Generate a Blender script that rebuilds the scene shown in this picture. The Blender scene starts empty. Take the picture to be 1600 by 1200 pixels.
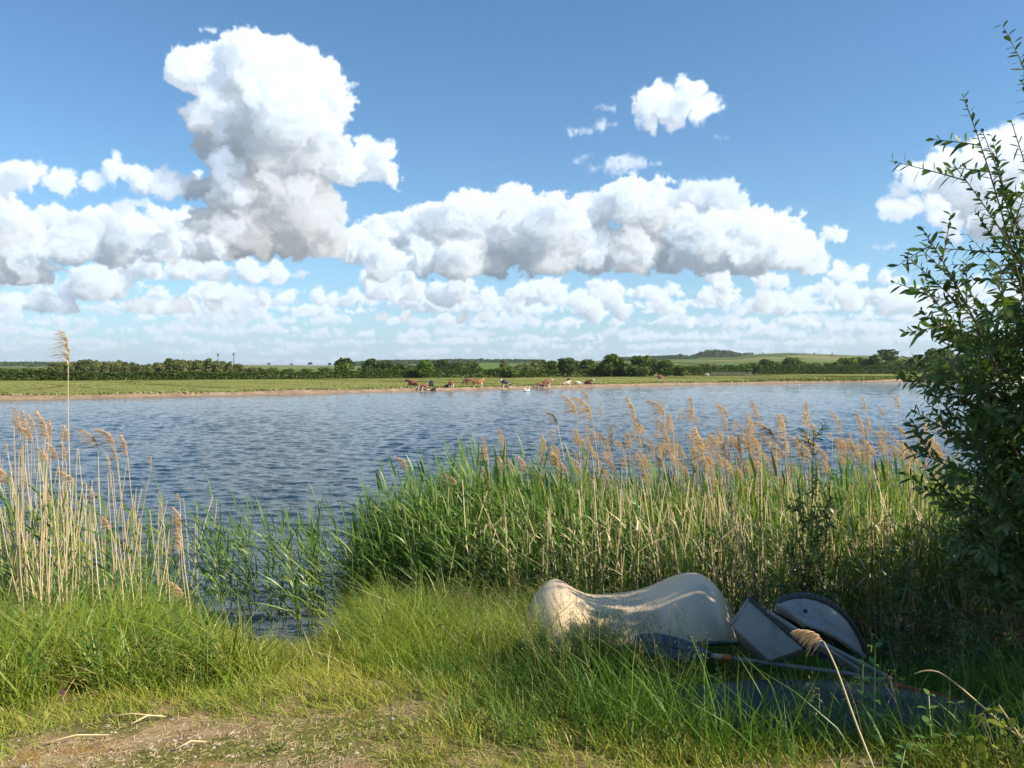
import bpy, bmesh, math, random
import numpy as np
from mathutils import Vector, Matrix

# ------------------------------------------------------------------ camera, sky, sun, exposure
SC = bpy.context.scene
COL = SC.collection
CAM_Z = 3.0                     # eye height above the lake surface (z = 0)
cam = bpy.data.cameras.new('camera'); camo = bpy.data.objects.new('camera', cam); COL.objects.link(camo)
cam.sensor_width = 36.0; cam.lens = 36.0 * 1256 / 1600
cam.clip_start = 0.05; cam.clip_end = 20000
camo.location = (0, 0, CAM_Z); camo.rotation_euler = (math.radians(90 - 1.094), 0, 0)
SC.camera = camo
SC.view_settings.view_transform = 'Standard'; SC.view_settings.look = 'None'
SC.view_settings.exposure = 0.80; SC.view_settings.gamma = 1.0; SC.view_settings.use_curve_mapping = False
SUN_AZ, SUN_EL = 108.0, 38.0    # degrees clockwise from the view direction, degrees up
SUN_STRENGTH, SKY_STRENGTH, CLOUD_STRENGTH = 5.0, 0.090, 0.60
sun = bpy.data.lights.new('sun', 'SUN'); sun.energy = SUN_STRENGTH; sun.angle = math.radians(0.55); sun.color = (1.0, 0.90, 0.74)
suno = bpy.data.objects.new('sun', sun); COL.objects.link(suno)
_a, _e = math.radians(SUN_AZ), math.radians(SUN_EL)
TO_SUN = Vector((math.sin(_a) * math.cos(_e), math.cos(_a) * math.cos(_e), math.sin(_e)))
suno.rotation_euler = TO_SUN.to_track_quat('Z', 'Y').to_euler()
suno.location = TO_SUN * 50
try:
    SC.cycles.max_bounces = 8; SC.cycles.diffuse_bounces = 3; SC.cycles.glossy_bounces = 3
    SC.cycles.transmission_bounces = 4; SC.cycles.transparent_max_bounces = 8; SC.cycles.volume_bounces = 0
except Exception:
    pass

# ------------------------------------------------------------------ clouds: a density field marched towards the sun
F_PX=1256.0; HOR=576.0
SKY_W,SKY_H=120.0,44.0     # degrees of sky covered by the cloud picture (repeats three times round the horizon)
def px_az(px): return math.degrees(math.atan((px-800.0)/F_PX))
def px_el(px,py):
    c=math.cos(math.atan((px-800.0)/F_PX)); return math.degrees(math.atan((HOR-py)/F_PX*c))
def fft_noise(shape,beta,seed):
    r=np.random.default_rng(seed)
    k=np.meshgrid(*[np.fft.fftfreq(n)*n for n in shape[:-1]],np.fft.rfftfreq(shape[-1])*shape[-1],indexing='ij')
    m=max(shape); kk=np.sqrt(sum((ki*m/n)**2 for ki,n in zip(k,shape)))
    kk[0,0,0]=1
    sp=np.fft.rfftn(r.standard_normal(shape))*kk**(-beta/2)
    sp[kk<3.0]=0
    v=np.fft.irfftn(sp,s=shape); return (v/v.std()).astype(np.float32)
def shift2(a,dy,dz):
    iy=int(math.floor(dy)); fy=dy-iy; iz=int(math.floor(dz)); fz=dz-iz
    def sh(b,n,ax):
        if n==0: return b
        o=np.ones_like(b)
        if ax==0: o[:-n]=b[n:]
        else: o[:,:-n]=b[:,n:]
        return o
    a=sh(a,iy,0)*(1-fy)+sh(a,iy+1,0)*fy
    return sh(a,iz,1)*(1-fz)+sh(a,iz+1,1)*fz
def smooth(x): x=np.clip(x,0,1); return x*x*(3-2*x)
def children(p,rng,lv=((13,.42),(9,.36)),up=0.15):
    out=list(p); cur=p
    for n,f in lv:
        nx=[]
        for (x,y,z,r,b) in cur:
            for _ in range(n):
                v=rng.standard_normal(3); v/=np.linalg.norm(v); v[1]=abs(v[1])-up if rng.random()<.75 else v[1]
                q=r*rng.uniform(.6,.92); rr=r*f*rng.uniform(.6,1.25)
                nx.append((x+v[0]*q,y+v[1]*q*.95,z+v[2]*q,rr,b))
        out+=nx; cur=nx
    return out
def render_layer(canvas,puffs,res,dz,seed,detail=.22,sig=9.0,wisp=.5,hazey=0.0,tint=(1,1,1),bright=1.0,warp=.4,shade=1.0):
    """puffs: (az,el,z,r,base) in degrees; ray marches the density and lays it over the canvas"""
    P=np.array(puffs); m=.6
    x0=P[:,0].min()-P[:,3].max()-m; x1=P[:,0].max()+P[:,3].max()+m
    x0=math.floor(x0*res)/res
    y0=max(-.6,(P[:,1]-P[:,3]).min()-.2); y0=math.floor(y0*res)/res; y1=(P[:,1]+P[:,3]).max()+m
    z0=(P[:,2]-P[:,3]).min()-.2; z1=(P[:,2]+P[:,3]).max()+.2
    nx=int((x1-x0)*res)+1; ny=int((y1-y0)*res)+1; nz=int((z1-z0)/dz)+1
    f=np.full((nx,ny,nz),-1.0,np.float32)      # inside distance, degrees
    for (x,y,z,r,b) in puffs:
        q=r*1.25
        a0=max(0,int((x-q-x0)*res)); a1=min(nx,int((x+q-x0)*res)+2)
        b0=max(0,int((max(y-q,b-.25)-y0)*res)); b1=min(ny,int((y+q-y0)*res)+2)
        c0=max(0,int((z-q-z0)/dz)); c1=min(nz,int((z+q-z0)/dz)+2)
        if a1<=a0 or b1<=b0 or c1<=c0: continue
        X=(np.arange(a0,a1)/res+x0-x)[:,None,None]; Y=(np.arange(b0,b1)/res+y0-y)[None,:,None]; Z=(np.arange(c0,c1)*dz+z0-z)[None,None,:]
        d=(r-np.sqrt(X*X+Y*Y+Z*Z)).astype(np.float32)
        d=np.minimum(d,((Y+y-b)*1.3+.04).astype(np.float32))
        v=f[a0:a1,b0:b1,c0:c1]; np.maximum(v,d,out=v)
    # noise: two periodic tiles at different pitch
    def tile(t,sx,sy,sz,ox):
        ix=((np.arange(nx)*sx+ox)%t.shape[0]).astype(int); iy=((np.arange(ny)*sy+ox*2)%t.shape[1]).astype(int); iz=((np.arange(nz)*sz)%t.shape[2]).astype(int)
        return t[np.ix_(ix,iy,iz)]
    k=16.0/res; zz=dz*16
    n=tile(NOISE_A,k,k,zz*.999,seed*37)
    n2=tile(NOISE_A,k*3.1,k*3.1,zz*3.1,seed*91+5)
    f+=detail*(-np.abs(n)*.62+.36)+detail*(.10+.16*smooth(n*.5+.3))*n2
    del n,n2
    edge=.24+wisp*.48
    rho=smooth(f/edge)
    # small wisps are thinner
    L=(0.71,0.60,0.37)
    T=np.ones((ny,nz),np.float32); tau=np.zeros((ny,nz),np.float32)
    tauv=np.empty_like(rho)
    step=1.0/res*math.sqrt(1+(L[1]/L[0])**2+(L[2]/L[0])**2)
    sy=L[1]/L[0]; sz=-L[2]/L[0]/res/dz
    def shz(a,d):      # shift toward viewer (negative z)
        return a
    for i in range(nx-1,-1,-1):
        # sample previous column at (y+sy, z+sz)
        a=tau
        fy=sy; 
        b=np.zeros_like(a); b[:-1]=a[1:]; a=a*(1-fy)+b*fy
        fz=-sz; b=np.zeros_like(a); b[:,1:]=a[:,:-1]; a=a*(1-fz)+b*fz
        tau=a+rho[i]*step*sig*.5
        tauv[i]=tau
        tau=tau+rho[i]*step*sig*.5
    # ambient from above / from below
    up=np.cumsum(rho[:,::-1,:],axis=1)[:,::-1,:]*(1.0/res)*sig
    fr=np.cumsum(rho,axis=2)*dz*sig
    tauv*=shade
    sun=.26*np.exp(-tauv*.38)+.40*np.exp(-tauv*.11)+.27*np.exp(-tauv*.028)
    amb=.40*np.exp(-up*.07)+.60*np.exp(-up*.012)
    del up,tauv
    sunc=np.array([1.0,.962,.89]); ambc=np.array([.405,.585,.82])
    tr=np.ones((nx,ny),np.float32); C=np.zeros((nx,ny,3),np.float32)
    for kz in range(nz):
        a=1-np.exp(-rho[:,:,kz]*dz*sig*1.6)
        w=(tr*a)[:,:,None]
        c=sun[:,:,kz][:,:,None]*sunc*.80*bright+amb[:,:,kz][:,:,None]*ambc*.78
        C+=w*c; tr*=1-a
    A=1-tr
    C*=np.array(tint)
    if hazey>0:
        C=C*(1-hazey)+A[:,:,None]*np.array([.55,.67,.83])*hazey
        A2=A*(1-.25*hazey); C*=(A2/np.maximum(A,1e-4))[:,:,None]; A=A2
    # resample onto the canvas
    H,W,_=canvas.shape; cres=W/SKY_W
    cy=np.arange(H)/cres-1.0; cx=np.arange(int(x0*cres)+1,int(x1*cres)-1)
    gx=np.clip((cx/cres-x0)*res,0,nx-1.001); gy=(cy-y0)*res
    ok=np.where((gy>=0)&(gy<ny-1))[0]; gy=gy[ok]
    iw=(np.arange(H)[ok]*1)%256; jw=np.arange(len(cx))%256
    wx=sum(NOISE_A[:,:,q][np.ix_((iw*g+7*q+seed*13)%256,(jw*g+seed*29)%256)]*am for q,g,am in ((3,1,.6),(11,2,.28),(23,4,.08)))*warp*res
    wy=sum(NOISE_A[:,:,q][np.ix_((iw*g+5*q+seed*17)%256,(jw*g+seed*31)%256)]*am for q,g,am in ((31,1,.5),(41,2,.28),(53,4,.08)))*warp*res*.6
    GX=np.clip(gx[None,:]+wx,0,nx-1.001); GY=np.clip(gy[:,None]+wy,0,ny-1.001)
    RGBA=np.concatenate([C,A[:,:,None]],2).transpose(1,0,2)
    ix=GX.astype(int); fx=(GX-ix)[:,:,None]; iy=GY.astype(int); fy=(GY-iy)[:,:,None]
    S=(RGBA[iy,ix]*(1-fx)+RGBA[iy,ix+1]*fx)*(1-fy)+(RGBA[iy+1,ix]*(1-fx)+RGBA[iy+1,ix+1]*fx)*fy
    col=(cx+W//2)%W
    sub=canvas[np.ix_(ok,col)]
    canvas[np.ix_(ok,col)]=S+sub*(1-S[:,:,3:4])
def puff_px(l,base_py=None,zs=0.0,seed=1,zspread=.6):
    rng=np.random.default_rng(seed); out=[]
    for t in l:
        px,py,r=t[:3]; b=t[3] if len(t)>3 else base_py
        rr=math.degrees(math.atan(r/F_PX)); x=px_az(px); y=px_el(px,py)
        rr*=math.cos(math.radians(x))
        out.append((x,y,zs+rng.uniform(-1,1)*rr*zspread,rr,px_el(px,b) if b else -5))
    return out
def build_clouds(res=16):
    global NOISE_A
    NOISE_A=fft_noise((256,256,64),4.3,5)
    W=int(SKY_W*res); H=int((SKY_H+1)*res)
    cv=np.zeros((H,W,4),np.float32)
    rng=np.random.default_rng(11)
    # pale summer haze low over the horizon, the same all round
    el=np.arange(H)/res-1.0; ha=(.92*np.exp(-np.maximum(el,0)/4.6)).astype(np.float32)
    cv[:,:,3]=ha[:,None]; cv[:,:,:3]=(ha[:,None]*np.array([.45,.572,.755]))[:,None,:]
    # rows of small flat clouds near the horizon, farther ones lower and thinner
    for (el,n,wd,ht,hz,sd) in ((.5,70,5.0,.20,.66,1),(1.0,70,5.2,.26,.56,6),(1.55,70,5.4,.34,.46,2),(2.2,62,5.4,.46,.36,3),(3.0,54,5.4,.60,.26,4),(4.0,46,5.4,.82,.18,5),(4.9,34,5.0,1.0,.14,8)):
        pl=[]
        for i in range(n):
            a=-60+120*(i+rng.uniform(0,.8))/n; e=el+rng.uniform(-.30,.30)*(.4+el*.25); w=wd*rng.uniform(.35,1.5); h=ht*rng.uniform(.45,1.4)
            m=int(2+w/h*.8)
            for j in range(m):
                t=(j+.5)/m*2-1; r=h*(1-.6*t*t)*rng.uniform(.5,1.05)
                pl.append((a+t*w*.5,e+r*.25,rng.uniform(-.3,.3),r,e))
        pl=children(pl,rng,((6,.5),) if el<2 else ((7,.48),(4,.4)))
        render_layer(cv,pl,16,.12,sd,detail=.13+.06*el,sig=11,wisp=.03+.04*el,hazey=hz,shade=.9,tint=(1.0,.985,.955),warp=.05+.05*el)
    # thin flat bands
    pl=[]
    for (py,a0,a1) in ((428,-60,470),(446,0,120),(456,140,360),(478,-40,540),(492,100,430),(508,-60,760),(522,-60,1650),(474,560,1000),(500,780,1500),(488,1120,1650),(462,1250,1500)):
        x=a0
        while x<a1:
            w=rng.uniform(60,170); b=py+rng.uniform(-4,4)
            for q in np.arange(x,x+w,9): pl+=puff_px([(q,b-rng.uniform(0,5),rng.uniform(5,11)*math.sin(math.pi*min(.95,max(.05,(q-x)/w)))**.5,b+5)],seed=int(q*7)%9999)
            x+=w+rng.uniform(20,150)
    render_layer(cv,children(pl,rng,((5,.5),)),16,.12,21,detail=.16,sig=8,wisp=.2,hazey=.34,bright=.85,warp=.22)
    # mid rows
    mid=[(150,445,34,470),(180,450,26,470),(115,455,20,470),(200,420,22,440),(230,425,24,440),(290,425,24,442),(340,428,22,442),(390,428,24,442),(430,428,18,442),
         (410,465,16,478),(450,467,14,478),(500,462,16,478),(520,465,12,478),(330,475,14,485),(280,480,14,490),
         (575,440,18,470),(600,455,26,470),(640,455,24,470),(590,430,16),(610,425,20),(640,430,14),(690,462,22,480),(720,455,24,480),(760,465,20,480),
         (720,495,14,503),(760,495,14,503),(790,492,10,503),(865,460,22,475),(850,455,16,475),(810,460,16,478),(920,480,20,505),(935,490,16,505),(960,470,18,505),(975,490,18,505),
         (1025,465,16,494),(1035,480,14,494),(1055,485,10,494),(1120,430,20,455),(1130,445,16,460),(1190,440,18,458),(1215,443,14,458),
         (1195,475,22,492),(1160,485,14,496),(1230,482,16,496),(1320,460,18,487),(1330,475,16,487),(1395,470,22,500),(1430,480,20,500),(1360,490,14,500),(1470,495,18,510),(1530,490,22,510),(1580,480,24,505),
         (640,495,12,503),(600,497,10,503),(1080,505,10,512),(1270,500,10,508),(220,482,16,490),(250,484,18,490),(60,478,22,490),(100,480,24,490),(20,476,22,490)]
    pl=puff_px(mid,seed=3,zspread=.8)
    for (a0,a1) in ((-60,-34),(33.5,60)):
        for i in range(16):
            a=rng.uniform(a0,a1); e=rng.uniform(4.5,7); r=rng.uniform(.5,1.1)
            for j in range(4): pl.append((a+rng.uniform(-1.6,1.6),e+r*.3+rng.uniform(0,.3),rng.uniform(-.4,.4),r*rng.uniform(.5,1),e))
    pl=children(pl,rng,((9,.45),(7,.4)))
    render_layer(cv,pl,16,.14,7,detail=.16,sig=11,wisp=.25,hazey=.16,shade=.75,tint=(1,.985,.955),warp=.28)
    # the banks
    bank=[(590,372,36),(640,368,40),(680,355,38),(660,400,38,445),(720,400,42,445),(740,350,50,430),(800,350,55,430),(825,328,34,430),(870,350,48,432),(920,345,42,432),(950,320,32),(985,318,40),(1020,320,42),(1040,350,55,432),
          (1060,390,40,432),(930,390,44,432),(990,395,44,432),(860,395,44,432),(780,400,40,440),(1100,365,48,432),(1140,365,45),(1180,372,46),(1215,362,28),(1230,392,38),(1170,405,36,430),(1110,400,34,432),(1270,405,30,440),(1290,372,14,380),(1312,372,12,380),(1310,428,20,440),(1345,434,15,440),(600,410,34,440),(560,385,30),
          (150,360,38,410),(200,365,40,410),(255,358,32,400),(300,372,36,400),(335,352,22),(120,385,34,420),(180,395,34,420),(250,385,34,415),(90,345,26),
          (0,350,44,445),(35,345,30,445),(5,400,55,445),(60,395,40,445),(45,420,36,445),(90,375,22,445),(85,415,20,445),(-60,380,60,445),(-120,400,50,445)]
    pl=puff_px(bank,436,seed=5,zs=0)
    for (a0,a1) in ((-60,-42),(36,60)):
        for i in range(7):
            a=rng.uniform(a0,a1); e=rng.uniform(6.5,9.5); r=rng.uniform(1,2.1)
            for j in range(5): pl.append((a+rng.uniform(-2.6,2.6),e+r*.3+rng.uniform(0,.8),rng.uniform(-.7,.7),r*rng.uniform(.5,1),e))
    pl=children(pl,rng,((12,.42),(9,.36)))
    render_layer(cv,pl,16,.18,9,detail=.32,sig=7.0,wisp=.38,shade=.85,hazey=.05,tint=(1,.99,.97))
    front=[(1060,315,20,340),(1090,303,24,340),(1130,306,28,340),(1160,315,16,340),(1100,322,20,340)]
    render_layer(cv,children(puff_px(front,seed=6),rng,((12,.42),(8,.4))),18,.14,12,detail=.22,sig=5,wisp=.5,bright=.8)
    # the tall cloud and its neighbours
    tower=[(304,114,34),(335,117,43),(395,105,50),(370,150,60),(440,120,52),(490,130,46),(515,165,42),(530,190,24),(450,180,66),(380,190,46),(324,165,34),(425,235,52),(480,240,44),(535,255,38,296),(580,258,34,296),(600,240,20),(612,275,20,296),(350,222,30),(335,235,24),(380,255,40),(335,195,36),(315,180,30),(352,205,36),(345,300,34,405),(360,270,36),
           (380,300,40,405),(430,300,50,405),(480,330,54,405),(440,345,56,405),(400,360,50,405),(500,370,44,405),(525,345,22,405),(350,375,34,405),(330,350,30,405),(310,385,26,405),
           (225,285,24),(262,290,25),(298,292,22),(325,285,18),(250,300,22)]
    render_layer(cv,children(puff_px(tower,seed=8,zspread=.75),rng,((13,.42),(9,.36))),18,.2,14,detail=.32,sig=5.0,wisp=.40,shade=.75)
    small=[(20,282,28),(60,280,26),(100,290,22,310),(140,292,18,306),(175,270,22),(185,250,14),(210,278,18),(308,272,9),
           (1010,165,26),(1035,160,28),(1075,150,26),(1085,138,16),(1100,165,24),(1020,195,20),(1060,180,26),(1118,182,12),
           (1400,330,24,350),(1425,320,18,350),(1430,275,26,300),(1470,265,32),(1460,330,26),(1480,350,24),(1520,290,60),(1560,260,60),(1600,270,70),(1650,290,80),(1700,300,60),(1560,330,46),(1620,340,60),(1495,365,16),(1408,300,14),(1535,368,12),
           (556,138,9),(340,52,8),(322,56,6)]
    render_layer(cv,children(puff_px(small,seed=9),rng,((12,.42),(9,.38))),18,.2,17,detail=.30,sig=3.9,wisp=.6)
    wisps=[(905,208,9),(925,203,9),(945,198,6),(945,172,6),(940,262,9),(965,260,11),(990,258,9),(1018,260,5),(915,253,6),(1130,220,5),(205,326,12),(1385,386,7),(970,272,6)]
    render_layer(cv,children(puff_px([(x+dx,y-dx*.15,r*1.0) for (x,y,r) in wisps for dx in (-14,-5,5,14)],seed=10),rng,((8,.6),)),20,.1,19,detail=.3,sig=3.5,wisp=.9,bright=.75,warp=.3)
    return cv
def make_world():
    cv = build_clouds(16)
    H, W, _ = cv.shape
    img = bpy.data.images.new('cloud_field', W, H, alpha=True, float_buffer=True)
    img.colorspace_settings.name = 'Non-Color'; img.alpha_mode = 'CHANNEL_PACKED'
    img.pixels.foreach_set(np.ascontiguousarray(cv, dtype=np.float32).ravel()); img.update()
    w = bpy.data.worlds.new('World'); SC.world = w; w.use_nodes = True
    nt = w.node_tree; nt.nodes.clear(); N = nt.nodes.new; L = nt.links.new
    def mth(op, a, b=None):
        n = N('ShaderNodeMath'); n.operation = op
        for k, v in enumerate((a, b)):
            if v is None: continue
            if isinstance(v, (int, float)): n.inputs[k].default_value = v
            else: L(v, n.inputs[k])
        return n.outputs[0]
    tc = N('ShaderNodeTexCoord'); sp = N('ShaderNodeSeparateXYZ'); L(tc.outputs['Generated'], sp.inputs[0])
    az = mth('ARCTAN2', sp.outputs[0], sp.outputs[1]); el = mth('ARCSINE', sp.outputs[2])
    u = mth('FRACT', mth('ADD', mth('MULTIPLY', az, math.degrees(1) / SKY_W), 0.5 + 3.0))
    v = mth('MINIMUM', mth('MAXIMUM', mth('DIVIDE', mth('ADD', mth('MULTIPLY', el, math.degrees(1)), 1.0), SKY_H + 1), 0.002), 0.998)
    cb = N('ShaderNodeCombineXYZ'); L(u, cb.inputs[0]); L(v, cb.inputs[1])
    it = N('ShaderNodeTexImage'); it.image = img; it.interpolation = 'Cubic'; it.extension = 'EXTEND'; L(cb.outputs[0], it.inputs[0])
    sk = N('ShaderNodeTexSky'); sk.sky_type = 'NISHITA'; sk.sun_disc = False
    sk.sun_elevation = math.radians(SUN_EL); sk.sun_rotation = math.radians(SUN_AZ)
    sk.altitude = 50; sk.air_density = 1.0; sk.dust_density = 0.0; sk.ozone_density = 3.0
    b1 = N('ShaderNodeBackground'); mx = N('ShaderNodeMix'); mx.data_type = 'RGBA'; mx.blend_type = 'MULTIPLY'; mx.inputs[0].default_value = 1.0; L(sk.outputs[0], mx.inputs[6]); mx.inputs[7].default_value = (.68, .91, 1.0, 1); L(mx.outputs[2], b1.inputs[0])
    L(mth('MULTIPLY', mth('SUBTRACT', 1.0, it.outputs['Alpha']), SKY_STRENGTH), b1.inputs[1])
    b2 = N('ShaderNodeBackground'); L(it.outputs['Color'], b2.inputs[0]); b2.inputs[1].default_value = CLOUD_STRENGTH
    ad = N('ShaderNodeAddShader'); L(b1.outputs[0], ad.inputs[0]); L(b2.outputs[0], ad.inputs[1])
    out = N('ShaderNodeOutputWorld'); L(ad.outputs[0], out.inputs[0])
    try: w.cycles.sampling_method = 'MANUAL'; w.cycles.sample_map_resolution = 1024
    except Exception: pass
make_world()

# ------------------------------------------------------------------ helpers
F = 1256.0
R = np.random.default_rng(7)
def P(px, py, d):
    """the place at depth d (metres ahead) that lies on the line of sight through a pixel of the photograph"""
    return np.array([(px - 800.0) / F * d, d, CAM_Z - (py - 576.0) / F * d])
def link(o, parent=None):
    COL.objects.link(o)
    if parent is not None: o.parent = parent
    return o
def tag(o, label=None, cat=None, group=None, kind=None):
    for k, v in (('label', label), ('category', cat), ('group', group), ('kind', kind)):
        if v: o[k] = v
    return o
def empty(name, loc=(0, 0, 0), label=None, cat=None, group=None, rz=0.0):
    o = bpy.data.objects.new(name, None); o.location = loc; o.rotation_euler = (0, 0, rz); o.empty_display_size = .1
    link(o); return tag(o, label, cat, group)
def mesh_data(name, V, Fq, mat, smooth=False):
    """mesh from vertex array and a list of (n,3) / (n,4) face arrays"""
    V = np.asarray(V, np.float32).reshape(-1, 3)
    if isinstance(Fq, np.ndarray): Fq = [Fq]
    Fq = [np.asarray(f, np.int32) for f in Fq if len(f)]
    me = bpy.data.meshes.new(name)
    nl = sum(f.size for f in Fq); nf = sum(len(f) for f in Fq)
    me.vertices.add(len(V)); me.vertices.foreach_set('co', V.ravel())
    me.loops.add(nl); me.loops.foreach_set('vertex_index', np.concatenate([f.ravel() for f in Fq]))
    me.polygons.add(nf)
    tot = np.concatenate([np.full(len(f), f.shape[1], np.int32) for f in Fq])
    st = np.concatenate([[0], np.cumsum(tot)[:-1]]).astype(np.int32)
    me.polygons.foreach_set('loop_start', st); me.polygons.foreach_set('loop_total', tot)
    if smooth: me.polygons.foreach_set('use_smooth', np.ones(nf, bool))
    me.update(calc_edges=True)
    for m in (mat if isinstance(mat, (list, tuple)) else [mat]): me.materials.append(m)
    return me
class MB:
    def __init__(s): s.V = []; s.Q = []; s.T = []; s.n = 0
    def add(s, V, Q=None, T=None):
        V = np.asarray(V, np.float32).reshape(-1, 3)
        if Q is not None and len(Q): s.Q.append(np.asarray(Q, np.int32).reshape(-1, 4) + s.n)
        if T is not None and len(T): s.T.append(np.asarray(T, np.int32).reshape(-1, 3) + s.n)
        s.V.append(V); s.n += len(V); return s
    def data(s, name, mat, smooth=False):
        f = []
        if s.Q: f.append(np.concatenate(s.Q))
        if s.T: f.append(np.concatenate(s.T))
        return mesh_data(name, np.concatenate(s.V), f, mat, smooth)
    def build(s, name, mat, parent=None, smooth=False):
        return link(bpy.data.objects.new(name, s.data(name, mat, smooth)), parent)
    def tube(s, pts, rad, sides=5, cap=True):
        V, Q = tube(pts, rad, sides); s.add(V, Q)
        if cap:
            n = len(pts)
            for i0, rev in ((0, True), ((n - 1) * sides, False)):
                idx = list(range(i0, i0 + sides));
                if rev: idx = idx[::-1]
                s.T.append(np.array([[idx[0], idx[k], idx[k + 1]] for k in range(1, sides - 1)], np.int32) + s.n - n * sides)
        return s
    def box(s, c, size, rot=None):
        h = np.array(size) / 2.0
        V = np.array([[x, y, z] for x in (-1, 1) for y in (-1, 1) for z in (-1, 1)], float) * h
        if rot is not None: V = V @ np.array(rot).T
        return s.add(V + np.array(c), [[0, 1, 3, 2], [4, 6, 7, 5], [0, 4, 5, 1], [2, 3, 7, 6], [0, 2, 6, 4], [1, 5, 7, 3]])
def tube(pts, rad, sides=5):
    pts = np.asarray(pts, float); n = len(pts)
    rad = np.broadcast_to(np.asarray(rad, float), (n,))
    t = np.gradient(pts, axis=0); t /= np.linalg.norm(t, axis=1)[:, None] + 1e-9
    ref = np.array([0.0, 0, 1]) if abs(t[0][2]) < .9 else np.array([0, 1.0, 0])
    a = np.cross(t, ref); a /= np.linalg.norm(a, axis=1)[:, None] + 1e-9; b = np.cross(t, a)
    an = np.arange(sides) * 2 * math.pi / sides
    V = pts[:, None] + rad[:, None, None] * (np.cos(an)[None, :, None] * a[:, None] + np.sin(an)[None, :, None] * b[:, None])
    i = np.arange(n - 1)[:, None] * sides; j = np.arange(sides)[None]; k = (np.arange(sides) + 1)[None] % sides
    Q = np.stack([i + j, i + k, i + k + sides, i + j + sides], -1).reshape(-1, 4)
    return V.reshape(-1, 3), Q
def strips(base, dirs, bend, length, width, side=None, prof=(1, .9, .6, .04), fold=0.0):
    """ribbons: each runs from base along dirs, curving by bend; prof gives the width along it"""
    base = np.asarray(base, float); n = len(base); prof = np.asarray(prof, float); k = len(prof)
    length = np.broadcast_to(length, (n,)); width = np.broadcast_to(width, (n,))
    t = np.linspace(0, 1, k)
    c = base[:, None] + (dirs[:, None] * t[None, :, None] + bend[:, None] * (t ** 2)[None, :, None]) * length[:, None, None]
    if side is None:
        a = R.uniform(0, 2 * math.pi, n); side = np.stack([np.cos(a), np.sin(a), np.zeros(n)], 1)
    off = side[:, None] * (width[:, None] * .5 * prof[None])[..., None]
    V = np.stack([c - off, c + off], 2).reshape(-1, 3)
    s0 = (np.arange(n) * 2 * k)[:, None] + (np.arange(k - 1) * 2)[None]
    Q = np.stack([s0, s0 + 1, s0 + 3, s0 + 2], -1).reshape(-1, 4)
    return V, Q
def unit(v): v = np.asarray(v, float); return v / (np.linalg.norm(v, axis=-1, keepdims=True) + 1e-9)
def rdir(n, up=0.0):
    v = R.standard_normal((n, 3)); v[:, 2] += up; return unit(v)
def vnoise(x, y, s=1.0, seed=0):
    """smooth value noise, arrays in -1..1"""
    x = np.asarray(x, float) / s; y = np.asarray(y, float) / s
    xi = np.floor(x).astype(np.int64); yi = np.floor(y).astype(np.int64); fx = x - xi; fy = y - yi
    fx = fx * fx * (3 - 2 * fx); fy = fy * fy * (3 - 2 * fy)
    def h(a, b):
        q = (a * 374761393 + b * 668265263 + seed * 144269) & 0x7fffffff; q = ((q ^ (q >> 13)) * 1274126177) & 0x7fffffff
        return ((q ^ (q >> 16)) & 0xffff) / 32767.5 - 1
    return (h(xi, yi) * (1 - fx) + h(xi + 1, yi) * fx) * (1 - fy) + (h(xi, yi + 1) * (1 - fx) + h(xi + 1, yi + 1) * fx) * fy
def sstep(a, b, x): t = np.clip((np.asarray(x, float) - a) / (b - a), 0, 1); return t * t * (3 - 2 * t)

# ------------------------------------------------------------------ materials
def newmat(name):
    m = bpy.data.materials.new(name); m.use_nodes = True; nt = m.node_tree
    return m, nt, nt.nodes['Principled BSDF'], nt.nodes['Material Output']
def ramp(nt, fac, cols, interp='LINEAR'):
    r = nt.nodes.new('ShaderNodeValToRGB'); r.color_ramp.interpolation = interp
    e = r.color_ramp.elements
    while len(e) < len(cols): e.new(.5)
    for k, c in enumerate(cols):
        p, c = c if isinstance(c[1], (tuple, list)) else (k / max(1, len(cols) - 1), c)
        e[k].position = p; e[k].color = (*c, 1)
    nt.links.new(fac, r.inputs[0]); return r.outputs[0]
def noise(nt, scale, detail=4, rough=.55, dist=0.0, vec=None, mscale=None, kind='Object'):
    n = nt.nodes.new('ShaderNodeTexNoise'); n.inputs['Scale'].default_value = scale; n.inputs['Detail'].default_value = detail
    n.inputs['Roughness'].default_value = rough; n.inputs['Distortion'].default_value = dist
    tc = nt.nodes.new('ShaderNodeTexCoord'); src = tc.outputs[kind]
    if mscale:
        mp = nt.nodes.new('ShaderNodeMapping'); mp.inputs['Scale'].default_value = mscale; nt.links.new(src, mp.inputs[0]); src = mp.outputs[0]
    nt.links.new(src, n.inputs['Vector']); return n.outputs['Fac']
def mixc(nt, f, a, b, mode='MIX'):
    m = nt.nodes.new('ShaderNodeMix'); m.data_type = 'RGBA'; m.blend_type = mode
    for s, v in ((m.inputs[0], f), (m.inputs[6], a), (m.inputs[7], b)):
        if isinstance(v, (int, float)): s.default_value = v
        elif isinstance(v, (tuple, list)): s.default_value = (*v, 1)
        else: nt.links.new(v, s)
    return m.outputs[2]
def bump(nt, h, strength, dist, normal_in):
    b = nt.nodes.new('ShaderNodeBump'); b.inputs['Strength'].default_value = strength; b.inputs['Distance'].default_value = dist
    nt.links.new(h, b.inputs['Height']); nt.links.new(b.outputs[0], normal_in)
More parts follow.
